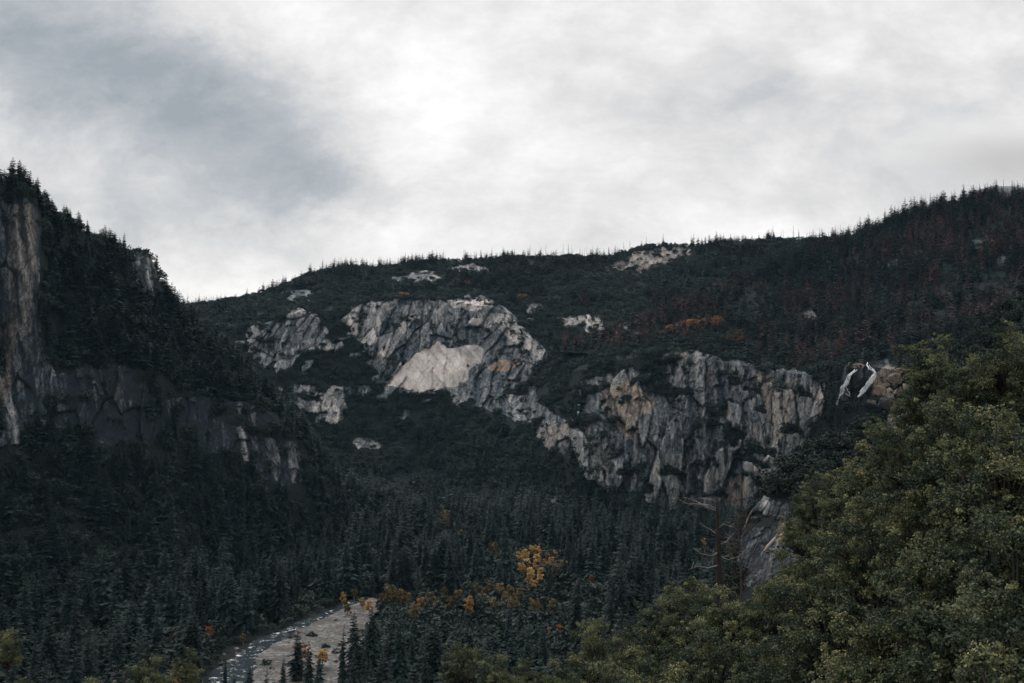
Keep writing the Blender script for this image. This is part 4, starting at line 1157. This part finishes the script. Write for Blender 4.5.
# ------------------------------------------------------------ bare dead snag and its twiggy neighbour
def pix(px, py, d): return tuple(P(px, py, d))
SD = 60.0
gz = float(hill_z(718, SD))
root = empty('dead_tree', (float(P(719, 600, SD)[0]), float(P(719, 600, SD)[1]), gz))
inv = Vector(root.location)
def limb(name, pts, rad, parent, mat, sides=5):
    v, f = [], []
    tube(v, f, [Vector(p) - inv for p in pts], rad, sides)
    return link(bpy.data.objects.new(name, mesh_from(name, v, f, mat, True)), parent)
limb('trunk', [(inv.x, inv.y, gz - .5), pix(720, 640, SD), pix(719.5, 570, SD), pix(718, 535, SD), pix(717.5, 510, SD), pix(717, 497, SD)], [.26, .22, .16, .13, .10, .05], root, M['burnt'], 8)
rs = random.Random(5)
def branch(a, pts, r0):
    """one crooked branch with its twigs"""
    v, f = [], []
    tube(v, f, [Vector(pix(x, y, SD + dz)) - inv for x, y, dz in pts], [r0 * (1 - .8 * i / (len(pts) - 1)) for i in range(len(pts))], 5)
    for i in range(1, len(pts)):
        for _ in range(3):
            x, y, dz = pts[i]; q = rs.uniform(0, .9)
            x0 = pts[i-1][0]*(1-q) + x*q; y0 = pts[i-1][1]*(1-q) + y*q; d0 = pts[i-1][2]*(1-q) + dz*q
            dx, dy = rs.uniform(-9, 9), rs.uniform(-8, 4)
            tube(v, f, [Vector(pix(x0, y0, SD+d0)) - inv, Vector(pix(x0+dx*.5, y0+dy*.3, SD+d0+rs.uniform(-.3, .3))) - inv, Vector(pix(x0+dx, y0+dy, SD+d0+rs.uniform(-.6, .6))) - inv], [.017, .011, .005], 4)
    return link(bpy.data.objects.new('branch', mesh_from('branch', v, f, M['snag_wood'], True)), root)
branch(0, [(717,509,0),(708,505,-.3),(698,504,-.6),(688,504,-.8),(678,499,-1)], .045)
branch(0, [(717,511,0),(709,508,.4),(700,503,.8),(690,499,1),(683,497.5,1.2)], .038)
branch(0, [(717,502,0),(708,499,.2),(700,498,.5)], .035)
branch(0, [(718,528,0),(724,524,-.4),(732,527,-.8)], .035)
branch(0, [(718,535,0),(711,530,.5),(706,527,.8)], .03)
branch(0, [(719,552,0),(712,556,-.5),(702,554,-.9),(692,548,-1.2)], .04)
branch(0, [(719,556,0),(728,560,.5),(738,557,1),(748,548,1.4)], .045)
branch(0, [(719,565,0),(708,568,-.8),(698,566,-1.2),(688,570,-1.6)], .04)
branch(0, [(719,545,0),(727,541,.4),(734,533,.8)], .035)
tag(root, 'tall bare dead snag with crooked grey branches before the broad cliff', 'dead tree')

root2 = empty('bare_tree', tuple(P(742, 660, 64.0)))
gz2 = float(hill_z(742, 64.0)); root2.location.z = gz2
inv = Vector(root2.location)
limb('trunk', [(inv.x, inv.y, gz2 - .4), pix(742, 620, 64), pix(741, 570, 64), pix(739, 530, 64), pix(738, 512, 64)], [.13, .11, .07, .04, .015], root2, M['twiggy'], 7)
for k in range(22):
    y0 = rs.uniform(518, 592); sgn = rs.choice((-1, 1)); L = rs.uniform(8, 26) * min(1, (y0 - 500) / 50)
    pts, x, y = [], 740, y0
    for i in range(5):
        pts.append((x, y, (i * rs.uniform(-.5, .5)))); x += sgn * L / 4; y -= L * rs.uniform(-.05, .28) - (1.5 if i > 1 else 0)
    v, f = [], []
    tube(v, f, [Vector(pix(a, c, 64 + e)) - inv for a, c, e in pts], [.03, .024, .018, .012, .005], 4)
    for i in range(4):
        for _ in range(5):
            q = rs.random(); a0 = [pts[i][j]*(1-q) + pts[i+1][j]*q for j in range(3)]
            dx, dy = rs.uniform(-7, 7), rs.uniform(-8, 3)
            tube(v, f, [Vector(pix(a0[0], a0[1], 64+a0[2])) - inv, Vector(pix(a0[0]+dx, a0[1]+dy, 64+a0[2]+rs.uniform(-.5, .5))) - inv], [.014, .005], 3)
    link(bpy.data.objects.new('branch', mesh_from('branch', v, f, M['twiggy'], True)), root2)
tag(root2, 'bare twiggy brown tree just right of the dead snag', 'bare tree')

# pale log leaning on the spur
inv = Vector(P(762, 556, 168.0))
lg = empty('fallen_log', tuple(inv))
limb('trunk', [pix(762,554,168), pix(768,546,169), pix(775,538.5,170), pix(783,534,171), pix(793,528,172)], [.12, .26, .24, .20, .10], lg, M['bleached'], 8)
limb('branch', [pix(776,538,170), pix(780,530,169.5), pix(783,527,169)], [.16, .1, .04], lg, M['bleached'], 5)
tag(lg, 'pale bleached dead log leaning on the rock of the spur', 'log')

# ------------------------------------------------------------ waterfall and boulders
def ribbon(pts, s, lift=1.6):
    """strip of water lying on the rock: pts = (px, py, width px)"""
    v, f = [], []
    pr = np.array(pts, float)
    tt = np.linspace(0, len(pr) - 1, (len(pr) - 1) * 6 + 1)
    px = np.interp(tt, range(len(pr)), pr[:, 0]); py = np.interp(tt, range(len(pr)), pr[:, 1]); w = np.interp(tt, range(len(pr)), pr[:, 2])
    px = px + .5 * fbm(tt * .9, tt * 0 + px[0], tt * 0, 3, 61); w = w * (1 + .2 * np.sin(tt * 7.7 + 1))
    raw = np.array([math.hypot(*on_sheet(s, a, b)[:2]) for a, b in zip(px, py)])
    raw = np.array([raw[max(0, i-14):i+15].min() for i in range(len(raw))])
    raw = np.convolve(np.pad(raw, 5, mode='edge'), np.ones(11) / 11, mode='valid')
    for i in range(len(tt)):
        d = raw[i] - lift
        for j, q in enumerate(np.linspace(-1, 1, 5)):
            dq = d - lift - .5 * (1 - q*q)
            v.append(tuple(P(px[i] + q * w[i] * .5, py[i], dq)))
        if i:
            b = (i - 1) * 5
            for j in range(4):
                f.append((b + j, b + j + 1, b + 5 + j + 1, b + 5 + j))
    return v, f
V, Fc = [], []
rw = random.Random(8)
PATHS = [([(869,362,2.0),(867,364,2.4),(869,367,2.8),(873,370,2.6),(875,373,2.8),(873,377,4.8),(870,382,5.6),(866,387,6.0),(861,392,5.8),(857,397,5.0)], 18),
         ([(867,363,1.6),(869,368,1.8),(870,372,1.2)], 2),
         ([(858,367,2.2),(855,371,3.4),(850,374,3.8),(848,380,3.2),(846,384,3.8),(842,388,3.8),(842,393,3.2),(839,397,1.8),(838,401,1.8),(837,405,2.0)], 11),
         ([(845,385,1.2),(847,389,1.6),(849,393,1.8),(848,397,1.2)], 2), ([(842,392,1.2),(846,394,1.6),(850,397,1.4)], 2)]
for path, n_str in PATHS:
    pr = np.array(path, float)
    for k in range(n_str):
        off = rw.uniform(-.42, .42)
        a0 = rw.uniform(0, .55) * (len(pr) - 1); a1 = min(len(pr) - 1, a0 + (len(pr) - 1) * rw.uniform(.3, .6))
        t = np.linspace(a0, a1, 9)
        st = [(np.interp(q, range(len(pr)), pr[:, 0]) + off * np.interp(q, range(len(pr)), pr[:, 2]) + rw.uniform(-.9, .9), np.interp(q, range(len(pr)), pr[:, 1]), max(.45, np.interp(q, range(len(pr)), pr[:, 2]) * rw.uniform(.18, .42))) for q in t]
        a, b = ribbon(st, back, 3.2 + .25 * k)
        n = len(V); V += a; Fc += [tuple(i + n for i in q) for q in b]
wf = link(bpy.data.objects.new('waterfall', mesh_from('waterfall', V, Fc, M['fall'], True)))
tag(wf, kind='structure')

def boulder(seed, mat):
    import bmesh
    bm = bmesh.new(); bmesh.ops.create_icosphere(bm, subdivisions=4, radius=1)
    co = np.array([v.co[:] for v in bm.verts])
    rr = np.random.default_rng(seed)
    for _ in range(8):                      # split along flat joints
        n = rr.normal(size=3); n /= np.linalg.norm(n); k = rr.uniform(.28, .62)
        d = co @ n; co = co - np.clip(d - k, 0, None)[:, None] * n * .97
    co = co * (1 + .12 * fbm(co[:, 0]*2.2, co[:, 1]*2.2, co[:, 2]*2.2, 5, seed))[:, None]
    for v, c in zip(bm.verts, co): v.co = c
    me = bpy.data.meshes.new('boulder'); bm.to_mesh(me); bm.free(); me.materials.append(mat)
    return me
for n, (px, py, w, h, d, mat, lab) in enumerate([
  (894,379,13,10,258,'tan_rock','tan boulder at the top of the rocky pile right of the waterfall'),
  (879,390,11,13,252,'tan_rock','brownish boulder directly right of the broad waterfall strand'),
  (901,370,9,8,260,'tan_rock','reddish boulder highest on the pile beside the oaks'),
  (888,405,24,8,245,'grey_rock','long grey slab lying below the tan boulders'),
  (904,402,11,13,245,'grey_rock','grey boulder beside the slab below the tan boulders'),
  (872,403,9,8,250,'grey_rock','small dark grey boulder at the foot of the tan boulders'),
  (907,387,11,10,254,'tan_rock','tan boulder half hidden behind the foreground oaks'),
  (887,386,8,8,254,'tan_rock','small tan boulder wedged between the two larger tan ones'),
  (897,391,10,9,252,'tan_rock','brown boulder in the middle of the pile above the grey slab')]):
    p = P(px, py, d); k = d / F * .5
    o = link(bpy.data.objects.new('boulder', boulder(800 + n, M[mat]))); o.location = tuple(p)
    o.scale = (w*k*1.15, w*k*1.15, h*k*1.2); o.rotation_euler = (rng.uniform(-.5, .5), rng.uniform(-.5, .5), rng.uniform(0, 6.28))
    tag(o, lab, 'boulder', 'boulders beside the waterfall')
for n in range(60):
    px, py = rng.uniform(215, 355), 0
    py = np.interp(px, [205, 262, 352], [668, 640, 606]) + rng.uniform(-4, 12) + (rng.uniform(0, 40) if n > 34 else 0)
    p = floor_at(px, py, FLOOR + .9); sz = rng.uniform(.4, 1.5)
    o = link(bpy.data.objects.new('river_boulder', boulder(830 + n % 4, M['grey_rock']))); o.location = tuple(p)
    o.scale = (sz*1.3, sz*1.2, sz*.8); o.rotation_euler = (0, 0, rng.uniform(0, 6.28))
    tag(o, 'pale rounded boulder along the river beside the gravel bar', 'boulder', 'boulders along the river')

# ------------------------------------------------------------ thin valley air
def box(name, lo, hi, mat):
    x0, y0, z0 = lo; x1, y1, z1 = hi
    v = [(x0,y0,z0),(x1,y0,z0),(x1,y1,z0),(x0,y1,z0),(x0,y0,z1),(x1,y0,z1),(x1,y1,z1),(x0,y1,z1)]
    f = [(0,3,2,1),(4,5,6,7),(0,1,5,4),(1,2,6,5),(2,3,7,6),(3,0,4,7)]
    return link(bpy.data.objects.new(name, mesh_from(name, v, f, mat)))
hm, nt = new_mat('thin_haze')
pv = nt.node('ShaderNodeVolumePrincipled')
pv.inputs['Color'].default_value = (0.42, 0.70, 0.92, 1); pv.inputs['Density'].default_value = 1.6e-5
pv.inputs['Anisotropy'].default_value = 0.0
out = nt.node('ShaderNodeOutputMaterial'); nt.l.new(pv.outputs[0], out.inputs['Volume'])
hb = box('haze', (-3600, -600, -136), (3600, 2450, 900), hm)
tag(hb, 'thin bluish haze filling the whole valley', 'haze', None, 'stuff')

cm, nt = new_mat('drifting_cloud')
co = nt.node('ShaderNodeTexCoord').outputs['Generated']
vl = nt.node('ShaderNodeVectorMath', operation='DISTANCE'); nt.l.new(co, vl.inputs[0]); vl.inputs[1].default_value = (.5, .5, .55)
wob = nt.noise(co, 4.0, 4, 0.6)
den = nt.math('SUBTRACT', nt.math('ADD', .30, nt.math('MULTIPLY', wob, .38)), vl.outputs['Value'], clamp=True)
pv = nt.node('ShaderNodeVolumePrincipled'); pv.inputs['Color'].default_value = (.97, .97, .97, 1)
nt.put(pv.inputs['Density'], nt.math('MULTIPLY', den, .035))
out = nt.node('ShaderNodeOutputMaterial'); nt.l.new(pv.outputs[0], out.inputs['Volume'])
cp = P(1010, 166, 3000.)
cl = box('cloud', (cp[0]-420, cp[1]-130, cp[2]-95), (cp[0]+420, cp[1]+130, cp[2]+150), cm)
tag(cl, 'low cloud drifting across the far summit above the right ridge', 'cloud', None, 'stuff')

# ------------------------------------------------------------ sky and sun
SUN_EL, SUN_AZ = math.radians(50), math.radians(-28)    # behind the bright break in the clouds
world = bpy.data.worlds.new('World'); scene.world = world; world.use_nodes = True
world.node_tree.nodes.clear(); nt = NT(world.node_tree)
sky = nt.node('ShaderNodeTexSky', sky_type='NISHITA'); sky.sun_disc = False
sky.sun_elevation = SUN_EL; sky.sun_rotation = SUN_AZ
bg1 = nt.node('ShaderNodeBackground'); nt.l.new(sky.outputs[0], bg1.inputs[0]); bg1.inputs[1].default_value = 0.10
gen = nt.node('ShaderNodeTexCoord').outputs['Generated']
sep = nt.node('ShaderNodeSeparateXYZ'); nt.l.new(gen, sep.inputs[0])
yy = nt.math('MAXIMUM', nt.math('ABSOLUTE', sep.outputs[1]), 0.25)
u = nt.math('DIVIDE', sep.outputs[0], yy); v = nt.math('DIVIDE', sep.outputs[2], yy)
cmb = nt.node('ShaderNodeCombineXYZ'); nt.put(cmb.inputs[0], u); nt.put(cmb.inputs[1], nt.math('MULTIPLY', v, 1.6)); nt.put(cmb.inputs[2], sep.outputs[1])
uv = cmb.outputs[0]
n_big = nt.noise(uv, 3.4, 7, 0.52, 0.1)
n_med = nt.noise(uv, 7.0, 10, 0.66, 0.3)
n_w = nt.noise(uv, 5.0, 9, 0.70, 0.2)
n_w2 = nt.noise(nt.mapping(uv, (1, 1, 1.7)), 6.5, 9, 0.70, 0.2)
uw = nt.math('ADD', u, nt.math('MULTIPLY', nt.math('SUBTRACT', n_w, .5), .16))
vw = nt.math('ADD', v, nt.math('MULTIPLY', nt.math('SUBTRACT', n_w2, .5), .12))
def blob(px, py, sx, sy, ang, amp):
    u0, v0 = (px - 512) / F, (400 - py) / F
    a = math.radians(ang); ca, sa = math.cos(a), math.sin(a)
    du, dv = nt.math('SUBTRACT', uw, u0), nt.math('SUBTRACT', vw, v0)
    p = nt.math('ADD', nt.math('MULTIPLY', du, ca), nt.math('MULTIPLY', dv, sa))
    q = nt.math('SUBTRACT', nt.math('MULTIPLY', dv, ca), nt.math('MULTIPLY', du, sa))
    e = nt.math('ADD', nt.math('POWER', nt.math('ABSOLUTE', nt.math('MULTIPLY', p, F / sx)), 2.0), nt.math('POWER', nt.math('ABSOLUTE', nt.math('MULTIPLY', q, F / sy)), 2.0))
    return nt.math('MULTIPLY', nt.math('EXPONENT', nt.math('MULTIPLY', e, -1.0)), amp)
B = nt.math('ADD', 0.75, nt.math('MULTIPLY', nt.math('SUBTRACT', n_big, .5), .60))
B = nt.math('ADD', B, nt.math('MULTIPLY', nt.math('SUBTRACT', n_med, .5), .46))
n_f = nt.noise(uv, 6.0, 9, 0.64, 0.15)
B = nt.math('ADD', B, nt.math('SUBTRACT', nt.math('MULTIPLY', nt.math('ABSOLUTE', nt.math('SUBTRACT', n_f, .5)), .85), .05))
for bl in [(10,45,230,85,-8,-.36),(190,108,190,62,-22,-.28),(350,185,100,26,-14,-.20),(100,215,240,50,0,-.22),(340,28,150,80,-26,.20),(520,150,120,40,-18,.10),(330,235,160,30,0,.10),(900,170,150,60,0,-.05),(560,20,90,40,0,.10),(250,285,160,22,0,.08),(770,230,120,20,0,.05)]:
    B = nt.math('ADD', B, blob(*bl))
B = nt.math('MINIMUM', nt.math('MAXIMUM', B, .22), .98)
ccol = nt.ramp(B, [(0.2, (0.30, 0.325, 0.350)), (0.45, (0.46, 0.475, 0.49)), (0.7, (0.71, 0.692, 0.68)), (0.98, (0.97, 0.945, 0.93))])
bg2 = nt.node('ShaderNodeBackground'); nt.put(bg2.inputs[0], ccol)
# an overcast sky is brightest overhead
zen = nt.node('ShaderNodeMapRange', interpolation_type='SMOOTHSTEP'); nt.put(zen.inputs[0], sep.outputs[2])
zen.inputs[1].default_value = .42; zen.inputs[2].default_value = .95; zen.inputs[3].default_value = 1.0; zen.inputs[4].default_value = 2.3
nt.l.new(zen.outputs[0], bg2.inputs[1])
mx = nt.node('ShaderNodeMixShader'); mx.inputs[0].default_value = 0.94
nt.l.new(bg1.outputs[0], mx.inputs[1]); nt.l.new(bg2.outputs[0], mx.inputs[2])
wo = nt.node('ShaderNodeOutputWorld'); nt.l.new(mx.outputs[0], wo.inputs[0])

sl = bpy.data.lights.new('sun', 'SUN'); sl.energy = 1.3; sl.angle = math.radians(14); sl.color = (1, .965, .92)
so = bpy.data.objects.new('sun', sl); COL.objects.link(so)
sd = Vector((math.sin(SUN_AZ)*math.cos(SUN_EL), math.cos(SUN_AZ)*math.cos(SUN_EL), math.sin(SUN_EL)))
so.rotation_euler = (-sd).to_track_quat('-Z', 'Y').to_euler(); so.location = (0, 0, 900)

# ------------------------------------------------------------ camera and render
cam = bpy.data.cameras.new('camera'); cam.sensor_width = 36.0; cam.lens = F * 36.0 / W
cam.clip_start = 0.1; cam.clip_end = 20000
co = bpy.data.objects.new('camera', cam); COL.objects.link(co)
co.location = (0, 0, 0); co.rotation_euler = (math.pi / 2 + PITCH, 0, 0)
scene.camera = co
scene.render.engine = 'CYCLES'
vs = scene.view_settings
vs.view_transform = 'Standard'; vs.look = 'None'; vs.exposure = 0.15; vs.gamma = 1.0; vs.use_curve_mapping = False
cy = scene.cycles
cy.max_bounces = 6; cy.diffuse_bounces = 3; cy.volume_bounces = 1; cy.transmission_bounces = 2
cy.use_denoising = True
cy.sample_clamp_indirect = 2.0
cy.denoising_prefilter = 'ACCURATE'; cy.denoising_input_passes = 'RGB_ALBEDO_NORMAL'
try: cy.denoiser = 'OPENIMAGEDENOISE'
except Exception: pass
cy.use_adaptive_sampling = False
print('conifers', len(conifers), 'bushes', len(bushes), 'singles', len(single), 'spur oaks', len(spo))
